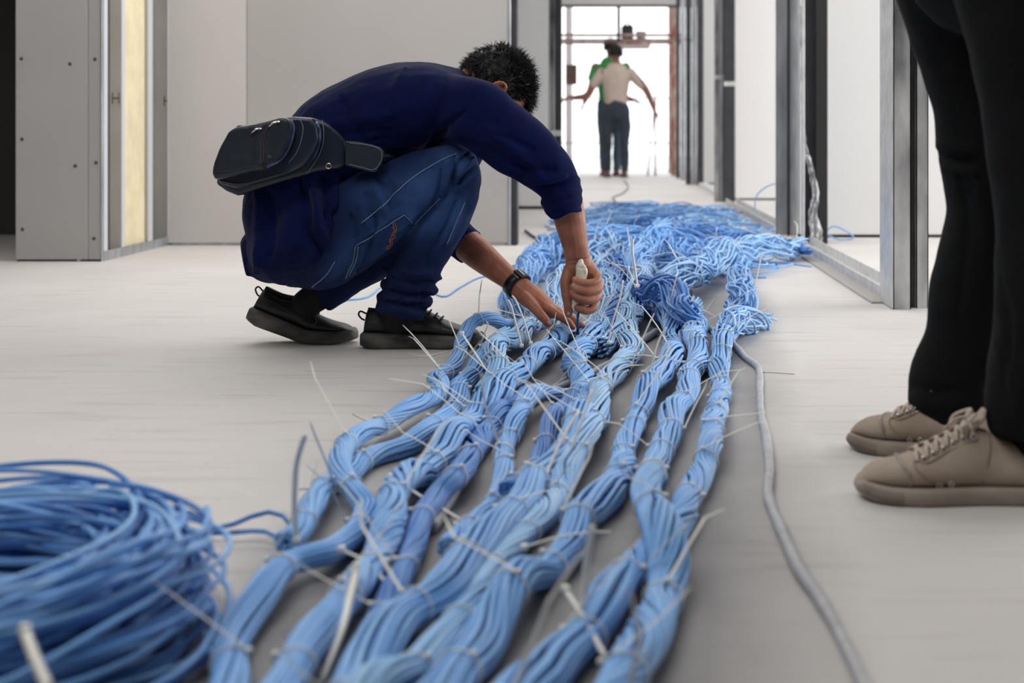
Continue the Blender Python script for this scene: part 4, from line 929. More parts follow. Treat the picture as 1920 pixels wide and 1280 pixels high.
# rolled folds at the near cuff
for (pa, pb, rr) in (((1014, 366), (1086, 334), 5), ((1017, 381), (1088, 355), 6), ((1023, 395), (1090, 374), 6), ((1033, 406), (1090, 390), 5.5)):
    a, b_ = P(pa[0], pa[1], 3.40), P(pb[0], pb[1], 3.40); c_ = (a+b_)/2; hx = (b_-a).length/2-R_(rr)*.35; d_ = (b_-a).normalized()
    ring = [tuple(c_+d_*hx*math.cos(t)+Vector((0, 1, 0))*(.046)*math.sin(t)+Vector((0, 0, .004*math.sin(3*t+rr)))) for t in np.linspace(0, 2*math.pi, 25)[:-1]]
    sw_parts.append(tube_np(ring, R_(rr), 8, False, 1, True))
for (pa, pb, rr) in (((872, 414), (846, 470), 6.0), ((898, 440), (866, 488), 5.0)):
    a, b_ = P(pa[0], pa[1], 3.645), P(pb[0], pb[1], 3.645); c_ = (a+b_)/2; hx = (b_-a).length/2-R_(rr)*.35; d_ = (b_-a).normalized()
    ring = [tuple(c_+d_*hx*math.cos(t)+Vector((0, 1, 0))*(.046)*math.sin(t)+Vector((0, 0, .004*math.sin(3*t+rr)))) for t in np.linspace(0, 2*math.pi, 25)[:-1]]
    sw_parts.append(tube_np(ring, R_(rr), 8, False, 1, True))
me = union(sw_parts, .006, 3)
folds(me, AMP(1.9, [  # (amp, width px, line)
    (-.006, 7, [(868, 208), (838, 235), (815, 262), (800, 285)]),      # armhole seam
    (.004, 10, [(905, 235), (940, 262), (985, 300), (1020, 335)]), (-.004, 8, [(860, 262), (920, 282), (985, 322)]),
    (-.004, 6, [(925, 250), (960, 262), (1000, 280)]), (-.004, 6, [(960, 310), (1000, 318), (1040, 320)]), (.004, 7, [(985, 335), (1020, 340), (1060, 330)]), (-.005, 5, [(1010, 350), (1045, 345), (1080, 330)]),
    (-.008, 8, [(560, 330), (575, 380), (580, 430), (600, 470)]), (.009, 9, [(585, 330), (592, 375), (598, 425), (612, 452)]), (-.009, 7, [(605, 330), (612, 370), (614, 410)]), (.008, 7, [(628, 330), (632, 360), (630, 395)]),
    (-.008, 6, [(645, 328), (642, 352), (636, 385), (628, 412)]), (.007, 6, [(655, 330), (662, 348), (655, 372), (640, 395)]), (-.006, 6, [(680, 325), (668, 350), (650, 380)]),
    (.006, 10, [(480, 340), (487, 400), (484, 460), (482, 508)]), (-.006, 10, [(500, 360), (512, 420), (505, 480)]), (.004, 12, [(530, 350), (545, 410), (540, 470)]),
    (-.004, 8, [(620, 300), (690, 295), (760, 282)]), (.004, 9, [(640, 315), (710, 308), (780, 290)]), (-.003, 8, [(600, 262), (660, 250), (730, 244)]), (.0035, 10, [(590, 240), (660, 226), (740, 214)]), (-.003, 9, [(700, 262), (770, 258), (835, 250)]),
    (-.004, 9, [(640, 180), (660, 220), (680, 262)]), (.003, 10, [(760, 130), (740, 170), (742, 210)]), (-.005, 7, [(830, 290), (780, 285), (720, 290)])]))
ripple(me, .004, .10, (1, 1, 1), 3); ripple(me, .0018, .035, (1, 1, 1), 9)
sweater = put(link('long_sleeved_top', me, M['sweater'], worker)); BS = None
sweater_me = me
# collar band behind the neck
# ---- jeans
near_leg = [(P(560, 452, 3.50), R_(80), .10), (P(600, 455, 3.478), R_(87), .105), (P(660, 421, 3.455), R_(83), .10), (P(722, 384, 3.445), R_(76), .092), (P(790, 345, 3.44), R_(63), .08), (P(842, 319, 3.44), R_(50), .068)]
near_shin = [(P(858, 314, 3.44), R_(40), .062), (P(858, 345, 3.445), R_(44), .066), (P(834, 400, 3.455), R_(50), .070), (P(804, 455, 3.47), R_(48), .068), (P(780, 505, 3.48), R_(45), .062), (P(762, 545, 3.49), R_(43), .058), (P(752, 575, 3.495), R_(45), .058), (P(748, 590, 3.495), R_(46), .058)]
far_leg = [(P(575, 450, 3.64), R_(80), .10), (P(660, 425, 3.66), R_(76), .098), (P(740, 405, 3.68), R_(66), .085), (P(812, 395, 3.69), R_(50), .066)]
far_shin = [(P(812, 398, 3.69), R_(46), .062), (P(765, 445, 3.68), R_(44), .062), (P(712, 482, 3.66), R_(41), .058), (P(662, 514, 3.65), R_(37), .053), (P(625, 540, 3.64), R_(35), .050), (P(600, 556, 3.64), R_(34), .048)]
seat = [loft([(P(552, 440, MID), R_(84), .165), (P(570, 462, MID), R_(80), .18), (P(600, 455, MID), R_(84), .175)], 26, 4)]
jn = [shells(near_leg), shells(near_shin, c1=False), shells(far_leg), shells(far_shin, c1=False)]+seat
for (pa, pb, rr) in (((716, 505), (830, 520), 4.5), ((712, 530), (822, 546), 6), ((706, 553), (812, 567), 6), ((704, 574), (800, 586), 6.5)):
    a, b_ = P(pa[0], pa[1], 3.49), P(pb[0], pb[1], 3.49); c_ = (a+b_)/2; hx = (b_-a).length/2-R_(rr)*.9; d_ = (b_-a).normalized()
    ring = [tuple(c_+d_*hx*math.cos(t)+Vector((0, 1, 0))*.052*math.sin(t)+Vector((0, 0, .004*math.sin(3*t+rr)))) for t in np.linspace(0, 2*math.pi, 25)[:-1]]
    jn.append(tube_np(ring, R_(rr), 8, False, 1, True))
me = union(jn, .0055, 2)
folds(me, AMP(1.9, [
    (-.007, 5, [(878, 282), (862, 306), (852, 335), (850, 352)]), (.006, 4, [(886, 296), (868, 318), (857, 340)]), (-.006, 4, [(893, 310), (872, 330), (858, 350)]), (.005, 4, [(895, 330), (875, 342), (856, 358)]),
    (-.006, 4, [(826, 300), (827, 330), (822, 360), (812, 385)]), (-.005, 3.5, [(852, 290), (856, 315), (850, 338)]), (.004, 5, [(842, 300), (842, 330), (834, 356)]),
    (-.006, 5, [(684, 360), (698, 380), (708, 410), (707, 432)]), (.006, 5, [(694, 345), (712, 370), (722, 405), (716, 430)]), (-.006, 5, [(706, 335), (728, 362), (735, 395)]), (.004, 6, [(725, 325), (745, 350), (750, 380)]),
    (.005, 5, [(672, 380), (682, 405), (690, 425)]), (-.005, 5, [(657, 400), (668, 430), (672, 450)]),
    (-.006, 5, [(700, 440), (690, 470), (672, 505), (655, 520)]), (.005, 5, [(682, 452), (676, 480), (656, 512)]), (-.004, 5, [(730, 425), (716, 455), (700, 480)]), (.003, 6, [(640, 480), (620, 515), (590, 535)]),
    (-.007, 8, [(838, 362), (812, 390), (775, 422), (735, 458)]),
    (.004, 8, [(800, 420), (786, 455), (770, 490)]), (-.004, 7, [(830, 430), (812, 462), (800, 500)]), (.004, 6, [(868, 375), (850, 420), (832, 458)]), (-.004, 5, [(858, 372), (840, 418), (820, 462)]),
    (-.005, 4, [(735, 520), (770, 530), (810, 528)]), (-.006, 4, [(722, 542), (760, 554), (805, 552)]), (-.006, 4, [(715, 563), (755, 573), (800, 570)]), (.004, 5, [(745, 500), (775, 515), (808, 510)]),
    (-.004, 5, [(740, 535), (750, 550), (745, 565)]), (.003, 4, [(780, 540), (785, 556), (780, 575)])]))
ripple(me, .003, .07, (1, 1, 1), 5); ripple(me, .0020, .022, (1, 1, .7), 15)
co = getco(me); px = VX+co[:, 0]*F/co[:, 1]; py = VY+(H-co[:, 2])*F/co[:, 1]
def blob(x, y, rx, ry, a=0):
    c_, s_ = math.cos(a), math.sin(a); u = (px-x)*c_+(py-y)*s_; v_ = -(px-x)*s_+(py-y)*c_; return np.exp(-((u/rx)**2+(v_/ry)**2))
# denim fading, fixed to the cloth: thigh fronts, knees, seat edge, shin front
wear = .06+1.45*(.55*blob(765, 360, 75, 32, -.5)+.5*blob(850, 300, 45, 30)+.45*blob(830, 400, 45, 55, .3)+.45*blob(700, 440, 70, 30, -.6)+.6*blob(765, 420, 18, 24)+.25*blob(640, 500, 60, 20, -.5)+.35*blob(855, 400, 12, 60, .45)+.15*blob(690, 350, 40, 40))
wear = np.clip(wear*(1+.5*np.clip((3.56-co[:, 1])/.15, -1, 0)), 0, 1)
at = me.attributes.new('wear', 'FLOAT', 'POINT'); at.data.foreach_set('value', wear.astype(np.float32))
jeans = put(link('jeans', me, M['denim'], worker)); jeans_me = me
BJ = BVHTree.FromPolygons([tuple(c_) for c_ in co], [tuple(p.vertices) for p in me.polygons])
def jput(o): return o
def seamline(line, r_, m_, nm='seam', off=.0012, par=None, bvh=None, sub=6):
    L_ = surf_line(bvh or BJ, line, off, sub)
    if len(L_) < 3: return None
    o = MB().tube(L_, r_, 5).build(nm, m_, par or jeans, True); return o
seamline([(678, 418), (700, 400), (722, 382), (745, 358), (768, 338), (790, 322), (812, 309), (832, 298), (856, 288)], .0011, M['seam'])
seamline([(871, 379), (862, 400), (850, 428), (838, 456)], .0009, M['seam'])
seamline([(825, 372), (800, 396), (778, 420)], .0013, M['seam'])
seamline([(628, 490), (612, 515), (585, 538)], .0012, M['seam'])
# patch pocket lying on the thigh: rows sampled down the cloth
topE = cr([(666, 458), (690, 444), (708, 431), (735, 414), (759, 399)], 5); botE = cr([(643, 526), (668, 512), (700, 490), (735, 460), (777, 421)], 5)
nu, nv = len(topE), 9; v = []; f = []
for i in range(nu):
    for j in range(nv):
        t = j/(nv-1); q = topE[i]*(1-t)+botE[i]*t; pnt = surf(BJ, q[0], q[1], .0022+(.0016 if j <= 1 else 0)); v.append(pnt if pnt is not None else (v[-1] if v else Vector((0, 0, 0))))
for i in range(nu-1):
    for j in range(nv-1): f.append((i*nv+j, i*nv+j+1, (i+1)*nv+j+1, (i+1)*nv+j))
me = mesh(v, f); pk = link('pocket', me, M['denim'], jeans)
at = me.attributes.new('wear', 'FLOAT', 'POINT'); at.data.foreach_set('value', np.array([.45+.3*random.random()*(k % nv)/nv for k in range(len(v))], dtype=np.float32))
so = pk.modifiers.new('s', 'SOLIDIFY'); so.thickness = .002; so.offset = -1
me.update(); pb = BVHTree.FromPolygons([tuple(a) for a in v], f)
for ln in ([(668, 460), (692, 446), (710, 433), (735, 417), (757, 403)], [(757, 402), (767, 411), (775, 420)], [(666, 462), (662, 490), (648, 520)], [(672, 462), (668, 488), (655, 516)]):
    seamline(ln, .0008, M['seam'], 'stitching', .0012, pk, pb)
for dx in (0, 4):
    seamline([(736+dx, 417), (739+dx, 430), (734+dx, 442), (730+dx, 450), (731+dx, 458), (725+dx, 466)], .0009, M['orange_thread'], 'embroidery', .0014, pk, pb)
seamline([(735, 425), (742, 432), (735, 438), (741, 445), (730, 450), (736, 456), (724, 462), (730, 468)], .0008, M['orange_thread'], 'embroidery', .0014, pk, pb)
# ---- body: one continuous figure under the clothes
def slim(arr, k=.78): return [(p, a*k, b*k) for p, a, b in arr]
hc = P(912, 172, 3.57); face = Vector((.12, .12, -.98)); crown = Vector((.90, .36, .14))
HP, HAX, HQ = head_parts(hc, face, crown, 1.02)
neck = loft([(P(850, 190, MID), R_(44), .056), (P(885, 176, MID), R_(46), .055), (P(915, 170, MID), R_(44), .053)], 20, 4)
head = union(HP+[neck], .0032, 3)
# near forearm and gripping hand
fa = [(P(1046, 335, 3.395), R_(30), .036), (P(1062, 385, 3.405), R_(31), .036), (P(1071, 425, 3.41), R_(27.5), .034), (P(1078, 458, 3.415), R_(24), .029), (P(1083, 484, 3.42), R_(23.5), .025), (P(1086, 500, 3.422), R_(26), .024)]
fr = lambda lst, k=1.0: [(P(a, b_, y), R_(r_)*k) for a, b_, y, r_ in lst]
palm = [(P(1084, 488, 3.422), R_(24), .022), (P(1088, 506, 3.425), R_(31), .021), (P(1091, 524, 3.43), R_(34), .019), (P(1091, 545, 3.432), R_(31), .017), (P(1090, 562, 3.432), R_(25), .014)]
HN = hand_parts(None, [
    fr([(1112, 508, 3.428, 8.5), (1120, 519, 3.408, 8.6), (1118, 527, 3.392, 8.2), (1104, 531, 3.380, 7.6), (1088, 529, 3.378, 7.2), (1078, 524, 3.383, 6.4)]),
    fr([(1115, 522, 3.430, 9), (1123, 533, 3.408, 9), (1120, 542, 3.390, 8.8), (1102, 547, 3.376, 8.4), (1085, 544, 3.374, 7.9), (1075, 537, 3.379, 7)]),
    fr([(1113, 537, 3.430, 9), (1121, 550, 3.408, 9), (1117, 559, 3.390, 8.6), (1100, 563, 3.376, 8.2), (1084, 559, 3.374, 7.8), (1074, 549, 3.379, 7)]),
    fr([(1108, 552, 3.430, 9), (1115, 566, 3.410, 8.8), (1112, 577, 3.396, 8.6), (1101, 582, 3.386, 8.2), (1090, 579, 3.381, 7.8), (1083, 577, 3.381, 7)])],
    fr([(1068, 508, 3.424, 13), (1062, 530, 3.415, 12), (1064, 555, 3.405, 10.5), (1066, 574, 3.398, 9.2), (1066, 588, 3.394, 7.4)]), palm)
hand_n = union([loft(fa, 22, 5)]+HN, .0022, 2)
ff = [(P(835, 425, 3.67), R_(30), .036), (P(868, 452, 3.64), R_(32), .036), (P(898, 477, 3.60), R_(30), .034), (P(930, 503, 3.56), R_(25), .028), (P(955, 523, 3.53), R_(21), .024), (P(972, 538, 3.51), R_(21), .023)]
palm = [(P(962, 529, 3.52), R_(21), .024), (P(985, 548, 3.505), R_(23), .030), (P(1005, 563, 3.50), R_(22), .036), (P(1026, 577, 3.50), R_(17), .037), (P(1036, 584, 3.50), R_(13), .034)]
HF = hand_parts(None, [
    fr([(1022, 576, 3.475, 10), (1042, 588, 3.465, 8.6), (1058, 598, 3.46, 8), (1068, 606, 3.458, 7.2), (1074, 613, 3.458, 6)]),
    fr([(1026, 574, 3.495, 10), (1048, 585, 3.487, 8.6), (1068, 596, 3.48, 8), (1084, 606, 3.475, 7.2), (1094, 614, 3.47, 6)]),
    fr([(1026, 573, 3.517, 9.5), (1048, 583, 3.512, 8.2), (1066, 593, 3.508, 7.6), (1080, 602, 3.505, 6.6), (1086, 608, 3.505, 5.8)]),
    fr([(1022, 572, 3.537, 9), (1040, 581, 3.537, 7.6), (1054, 590, 3.536, 7), (1064, 598, 3.535, 6)])],
    fr([(984, 556, 3.475, 12), (998, 572, 3.455, 11), (1011, 587, 3.442, 9.4), (1021, 598, 3.436, 8.4), (1028, 607, 3.434, 6.6)]), palm)
hand_f = union([loft(ff, 22, 5)]+HF, .0022, 2)
folds(hand_f, [(.0015, 2.5, [(965, 532), (985, 550), (1005, 572)]), (.001, 2, [(972, 530), (1000, 552), (1025, 572)]), (-.001, 3, [(930, 490), (950, 510), (968, 525)])])
folds(hand_n, [(-.0014, 2, [(1060, 490), (1080, 488), (1104, 484)]), (-.001, 2, [(1062, 497), (1078, 496), (1088, 490)]), (.0015, 3, [(1072, 430), (1078, 460), (1080, 482)]), (-.002, 3, [(1100, 500), (1104, 515), (1112, 520)])])
core = union([loft(slim(torso, .8), 20, 4), loft(slim(near_arm[:-2], .62), 16, 4), loft(slim(far_arm[:-1], .62), 16, 4), loft(slim(near_leg, .6), 16, 4), loft(slim(near_shin[:-2], .52), 16, 4), loft(slim(far_leg, .75), 16, 4), loft(slim(far_shin, .62), 16, 4),
    loft([(P(748, 575, 3.53), .026, .026), (P(745, 605, 3.55), .024, .024), (P(775, 628, 3.555), .018, .028), (P(825, 638, 3.555), .012, .026)], 16, 4),
    loft([(P(600, 556, 3.63), .026, .026), (P(568, 580, 3.63), .022, .024), (P(580, 606, 3.63), .016, .024), (P(615, 628, 3.63), .010, .024)], 16, 4)], .007, 2)
body_me = join_meshes([core, head, hand_n, hand_f])
body = put(link('body', body_me, M['skin'], worker))
# nails
for lst in (((1078, 523, 3.376), (1, 0)), ((1075, 536, 3.372), (1, 0)), ((1066, 588, 3.386), (0, 1)), ((1027, 605, 3.427), (0, 1))):
    (a, b_, y), _ = lst; v, f = ellipsoid(P(a, b_, y), XYZ, (.0038, .0016, .0048), 10, 6); put(MB().add(v, f).build('fingernail', mat('nail', s2l(205, 160, 140), .35), worker, True))
face_holder = body
for o in [o for o in ()]: pass
n0 = set(bpy.data.objects)
face_details(worker, HQ, HAX, 1.02)
for o in set(bpy.data.objects)-n0: put(o)
# ---- hair
scalp = ellipsoid(HQ(-.010, 0, .026), HAX, (.0995, .0805, .0925), 36, 24)
def keepv(d): return not ((d[0] > .34 and d[2] < .62) or d[2] < -.78 or (d[0] > -.25 and d[2] < -.35) or (d[0] > .05 and d[2] < .0) or (abs(d[1]) > .72 and -.2 < d[0] < .4 and d[2] < -.02))
v, f = scalp; A_ = [Vector(a) for a in HAX]; cen = HQ(-.010, 0, .026); kp = []
for p in v:
    q = Vector(p)-cen; kp.append(keepv((q.dot(A_[0])/.0995, q.dot(A_[1])/.0805, q.dot(A_[2])/.0925)))
f2 = [q for q in f if all(kp[i] for i in q)]
def hspk(d):
    k = min(1, max(0, (d[2]-.0)/.6)); return .25+.4*k, np.array((.3, 0, -.6))*(1-k)+np.array((.35, 0, .4))*k
hb = hair_tufts(cen, HAX, (.0995, .0805, .0925), keepv, 3600, .022, .0014, 3, hspk); hb.add(v, f2)
hb2 = hair_tufts(cen, HAX, (.0995, .0805, .0925), lambda d: d[2] > .25 and d[0] > -.75 and keepv(d), 900, .030, .0011, 4, lambda d: (.7, np.array((.5, 0, .3)))); hb.v and hb.add(hb2.v, hb2.f)
hair = put(hb.build('hair', M['hair'], worker, True, recalc=False))
# ---- shoes
g = G(672, 657); sh1 = shoe('shoe', worker, 'black', .302, .104, (g.x+.002, g.y+.052, 0), .02, mats=BLK()); put(sh1)
g = G(655, 651); Lb = .29
# toe of the raised shoe near px 665
tx = P(667, 0, 3.60).x; sh2 = shoe('shoe', worker, 'black', .285, .102, (tx-.285-.004, 3.63, 0), .0, bend=.36, ball=.64, mats=BLK()); put(sh2)
for nm, c0_ in (('sock', [(P(752, 575, 3.515), .046, .046), (P(742, 606, 3.54), .042, .038)]), ('sock', [(P(598, 552, 3.635), .040, .042), (P(570, 572, 3.63), .036, .036)])):
    v, f = loft(c0_, 18, 4); put(MB().add(v, f).build(nm, M['shoe_mesh'], worker, True))
# ---- watch on the lower wrist
w0, w1 = P(955, 523, 3.53), P(972, 538, 3.51); ad_ = (w1-w0).normalized(); wc_ = P(967, 534, 3.515)
la = (Vector((0, 1, 0))-ad_*ad_.y).normalized(); na = ad_.cross(la)
v = []; f = []; n_ = 32
for i in range(n_):
    t = 2*math.pi*i/n_
    for (da, dr) in ((-.012, 0), (-.0125, .0028), (.0125, .0028), (.012, 0)): v.append(wc_+na*(R_(22.5)+dr)*math.cos(t)+la*(.0262+dr)*math.sin(t)+ad_*da)
for i in range(n_):
    for k in range(4): f.append((i*4+k, ((i+1) % n_)*4+k, ((i+1) % n_)*4+(k+1) % 4, i*4+(k+1) % 4))
watch = put(MB().add(v, f).build('wristwatch', M['black_plastic'], worker, True)); watch['label'] = 'black wristwatch'
# case towards camera-up, buckle
def onw(a, ax_, r=0): return wc_+na*(R_(22.5)+r)*math.cos(a)+la*(.0262+r)*math.sin(a)+ad_*ax_
def wpatch(a0, a1, x0, x1, r, nm, m_):
    b = MB(); n = 8; v = []
    for i in range(n+1):
        a = a0+(a1-a0)*i/n
        for (xx, rr) in ((x0, .002), (x0, r), (x1, r), (x1, .002)): v.append(onw(a, xx, rr))
    f = [(i*4+k, (i+1)*4+k, (i+1)*4+(k+1) % 4, i*4+(k+1) % 4) for i in range(n) for k in range(4)]+[(0, 1, 2, 3), (n*4+3, n*4+2, n*4+1, n*4)]
    return b.add(v, f).build(nm, m_, watch)
ang = 0 if na.z > 0 else math.pi
wpatch(ang-.75, ang+.75, -.015, .015, .008, 'watch_case', M['black_plastic'])
wpatch(ang-.6, ang+.6, -.011, .011, .0086, 'watch_face', mat('watch_glass', (.01, .01, .012), .08))
sgn = -1
for a in (ang-.9*1, ang+.9*1): wpatch(a-.05, a+.05, -.010, .010, .0042, 'watch_link', M['chrome'])
# ================================================================== waist bag
BY = 3.36
bag = thing('waist_bag', 'black leather sling bag worn across the crouching worker\'s lower back', 'bag', loc=(P(520, 0, 3.45).x, 3.45, 0)); boff = Vector(bag.location)
def bput(o): o.location = -boff; return o
def extr(outline, y0, y1, Yref, infl=0.0):
    """outline in px at Yref; solid between depths y0 and y1 (slight dome toward camera)"""
    v = []; f = []; n = len(outline)
    for y in (y0, y1):
        for a, b_ in outline:
            p = P(a, b_, Yref); v.append(Vector((p.x, y, p.z)))
    f = [tuple(range(n)), tuple(range(n, 2*n))[::-1]]+[(i, i+n, (i+1) % n+n, (i+1) % n) for i in range(n)]
    return v, f
main_o = [(500, 228), (540, 220), (560, 219), (590, 221), (618, 230), (640, 248), (653, 264), (651, 310), (640, 316), (600, 322), (560, 334), (520, 345), (480, 357), (452, 366), (432, 358), (412, 344), (418, 300), (440, 255), (470, 235)]
comp_o = [(430, 262), (452, 234), (478, 237), (520, 224), (556, 219), (588, 221), (600, 238), (602, 262), (592, 290), (575, 312), (548, 326), (500, 340), (452, 352), (420, 344), (408, 330), (413, 300)]
front_o = [(406, 324), (408, 308), (420, 278), (436, 246), (450, 238), (490, 232), (530, 221), (546, 222), (553, 238), (549, 262), (540, 286), (524, 306), (500, 318), (470, 322), (440, 330), (412, 336)]
bm1 = union([extr(main_o, 3.385, 3.47, 3.42)], .004, 10)
bm2 = union([extr(comp_o, 3.345, 3.42, 3.38)], .004, 9)
bm3 = union([extr(front_o, 3.305, 3.38, 3.345)], .004, 9)
ripple(bm3, .002, .05, (1, 1, 1), 4); ripple(bm2, .002, .06, (1, 1, 1), 6)
folds(bm3, [(-.005, 4, [(500, 238), (494, 262), (493, 300), (500, 316)]), (.003, 6, [(486, 240), (482, 270), (484, 310)]), (-.004, 7, [(515, 240), (508, 265), (505, 290)]), (-.002, 12, [(440, 290), (460, 280), (475, 290)])])
body_b = bput(link('bag_body', bm1, M['leather_smooth'], bag)); mid_b = bput(link('main_compartment', bm2, M['leather_smooth'], bag)); fro_b = bput(link('front_pocket', bm3, M['leather'], bag))
def bvh_of(me): return BVHTree.FromPolygons([tuple(c_) for c_ in getco(me)], [tuple(p.vertices) for p in me.polygons])
b1, b2, b3 = bvh_of(bm1), bvh_of(bm2), bvh_of(bm3)
def bline(bv, line, r_, m_, nm, off=.001, flat=1.0):
    L_ = surf_line(bv, line, off, 6)
    if len(L_) < 3: return
    o = MB().tube(L_, r_, 6, flat=flat).build(nm, m_, bag, True); bput(o); return o
bline(b3, [(546, 226), (550, 240), (546, 262), (537, 284), (522, 302), (500, 313)], .0035, M['zip'], 'zip', .0006)
bline(b3, [(541, 228), (544, 242), (540, 262), (531, 281), (517, 298), (498, 308)], .0016, M['leather_smooth'], 'zip_edge', .001)
bline(b3, [(503, 235), (496, 258), (494, 285), (494, 305)], .0015, mat('brown_edge', s2l(84, 58, 46), .6), 'panel_edge', .001)
bline(b3, [(410, 322), (440, 319), (470, 312), (494, 306)], .0014, M['leather_smooth'], 'welt', .001)
bline(b2, [(562, 224), (568, 238), (565, 262), (556, 286), (542, 304)], .0011, M['piping'], 'piping', .0008)
bline(b2, [(594, 230), (599, 248), (597, 272), (586, 298), (566, 322)], .0040, M['zip'], 'zip', .0006)
bline(b2, [(412, 338), (450, 344), (500, 332), (545, 320)], .0022, M['leather_smooth'], 'welt', .001)
bline(b1, [(604, 226), (607, 248), (604, 276), (592, 302), (575, 326)], .0013, M['piping'], 'piping', .001)
bline(b1, [(650, 266), (652, 285), (649, 306)], .0012, M['piping'], 'piping', .001)
g0 = surf(b1, 616, 311, .001)
ring = [tuple(g0+Vector((.0062*math.cos(t), 0, .0062*math.sin(t)))) for t in np.linspace(0, 2*math.pi, 21)[:-1]]
v, f = tube_np(ring, .0019, 6, False, 1, True); bput(MB().add(v, f).build('eyelet', M['chrome'], bag, True))
v, f = tube_np([g0+Vector((0, .002, 0)), g0+Vector((0, -.0006, 0))], [.0052, .0052], 14); bput(MB().add(v, f).build('eyelet_hole', M['black_plastic'], bag, True))
for (a, b_), (c_, d_) in (((490, 235), (472, 240)), ((525, 222), (500, 228))):
    q0, q1 = surf(b3, a, b_+6, .004), surf(b3, c_, d_+10, .005)
    if q0 and q1: bput(MB().tube([q0, (q0+q1)/2+Vector((0, -.004, .004)), q1], .0026, 6).build('zip_pull', M['chrome'], bag, True))
# strap: wide leather tab then webbing belt round the front
tab = [(648, 264), (668, 265), (700, 271), (716, 277), (721, 284), (717, 306), (706, 322), (700, 323), (672, 316), (648, 310)]
tm = union([extr(tab, 3.352, 3.366, 3.36)], .0025, 3); bput(link('strap_tab', tm, M['leather'], bag))
bt = bvh_of(tm)
bline(bt, [(655, 268), (690, 272), (712, 280), (716, 292), (712, 306), (700, 318), (680, 314), (655, 308)], .0009, M['piping'], 'stitching', .0008)
SP = [P(640, 285, 3.40), P(690, 292, 3.372), P(735, 300, 3.44), P(760, 305, 3.56), P(735, 300, 3.70), P(650, 285, 3.76), P(560, 262, 3.72), P(520, 250, 3.58), P(512, 262, 3.46)]
v, f = tube_np(cr(SP, 8), .0035, 6, True, 4.0, up=(0, 0, 1)); bput(MB().add(v, f).build('belt', M['leather_smooth'], bag, True))
# ================================================================== cable tie tool in the gripping hand
tool = thing('cable_tie_tool', 'cream-handled cable tie tool gripped in the worker\'s right hand', 'hand tool', loc=tuple(P(1086, 560, 3.385))); toff = Vector(tool.location)
def tput(o): o.location = -toff; return o
h = loft([(P(1089, 490, 3.398), R_(5), .007), (P(1088, 500, 3.396), R_(8.5), .010), (P(1090, 510, 3.395), R_(10), .012), (P(1089, 524, 3.394), R_(10.5), .012), (P(1087, 545, 3.396), R_(10), .012), (P(1084, 562, 3.392), R_(11), .012), (P(1081, 576, 3.390), R_(9), .011), (P(1080, 583, 3.390), R_(6), .009)], 20, 5)
hm = union([h, loft([(P(1093, 498, 3.392), R_(4), .006), (P(1097, 508, 3.390), R_(5), .007), (P(1096, 520, 3.392), R_(4), .007)], 12, 4), loft([(P(1088, 556, 3.389), R_(7), .008), (P(1094, 568, 3.386), R_(6), .007)], 12, 3)], .0018, 2)
folds(hm, [(-.002, 1.6, [(1083, 500), (1092, 503), (1097, 500)])])
tput(link('handle', hm, M['tool'], tool))
tput(MB().tube([P(1089, 488, 3.396), P(1089, 485.5, 3.396)], .0035, 10).build('hinge_pin', M['chrome'], tool, True))
tput(MB().box(P(1076, 0, 3.39).x, P(1088, 0, 3.39).x, 3.384, 3.398, P(0, 587, 3.39).z, P(0, 579, 3.39).z, .0015).build('nose', M['black_plastic'], tool))
tput(MB().tube([P(1076.5, 581, 3.383), P(1076.5, 581, 3.380)], .003, 10).build('screw', M['chrome'], tool, True))
q0, q1 = P(1084, 586, 3.392), P(1083, 627, 3.40)
tput(MB().tube([q0, q1], .0036, 8).build('shaft', M['blade'], tool, True))
# ================================================================== standing person at the right (legs in view)
stand = thing('person', 'person standing at the right edge in black trousers and beige canvas sneakers', 'person', loc=(.58, 2.22, 0)); so_off = Vector(stand.location)
def pput(o, off=None): o.location = -(so_off if off is None else off); return o
YF, YN = 2.37, 2.06
fleg = [(P(1762, -130, YF), .105, .10), (P(1788, 0, YF), 105*YF/F, .098), (P(1805, 60, YF), 101*YF/F, .096), (P(1822, 110, YF), 98*YF/F, .094), (P(1845, 195, YF), 93*YF/F, .088), (P(1848, 265, YF), 91*YF/F, .084), (P(1852, 320, YF), 87*YF/F, .08), (P(1854, 400, YF), 81*YF/F, .076), (P(1836, 480, YF), 80*YF/F, .074), (P(1822, 560, YF), 79*YF/F, .072), (P(1814, 640, YF), 78*YF/F, .070), (P(1780, 725, YF), 78*YF/F, .068), (P(1785, 790, YF), 70*YF/F, .064)]
nleg = [(P(1900, -130, YN), .11, .10), (P(1925, 0, YN), .10, .098), (P(1945, 110, YN), .094, .094), (P(1962, 280, YN), .082, .084), (P(1968, 400, YN), .076, .078), (P(1958, 520, YN), .073, .074), (P(1948, 640, YN), .071, .072), (P(1938, 740, YN), .069, .068), (P(1938, 815, YN), .065, .064)]
def c3(seq, k=1.0): return [(Vector(p), a*k, b*k) for p, a, b in seq]
hips = [((.575, 2.215, .80), .12, .17), ((.565, 2.215, .92), .125, .185), ((.565, 2.215, 1.02), .11, .165)]
me = union([loft(fleg, 30, 5, c1=False), loft(nleg, 30, 5, c1=False), loft(c3(hips), 26, 4)], .008, 4)
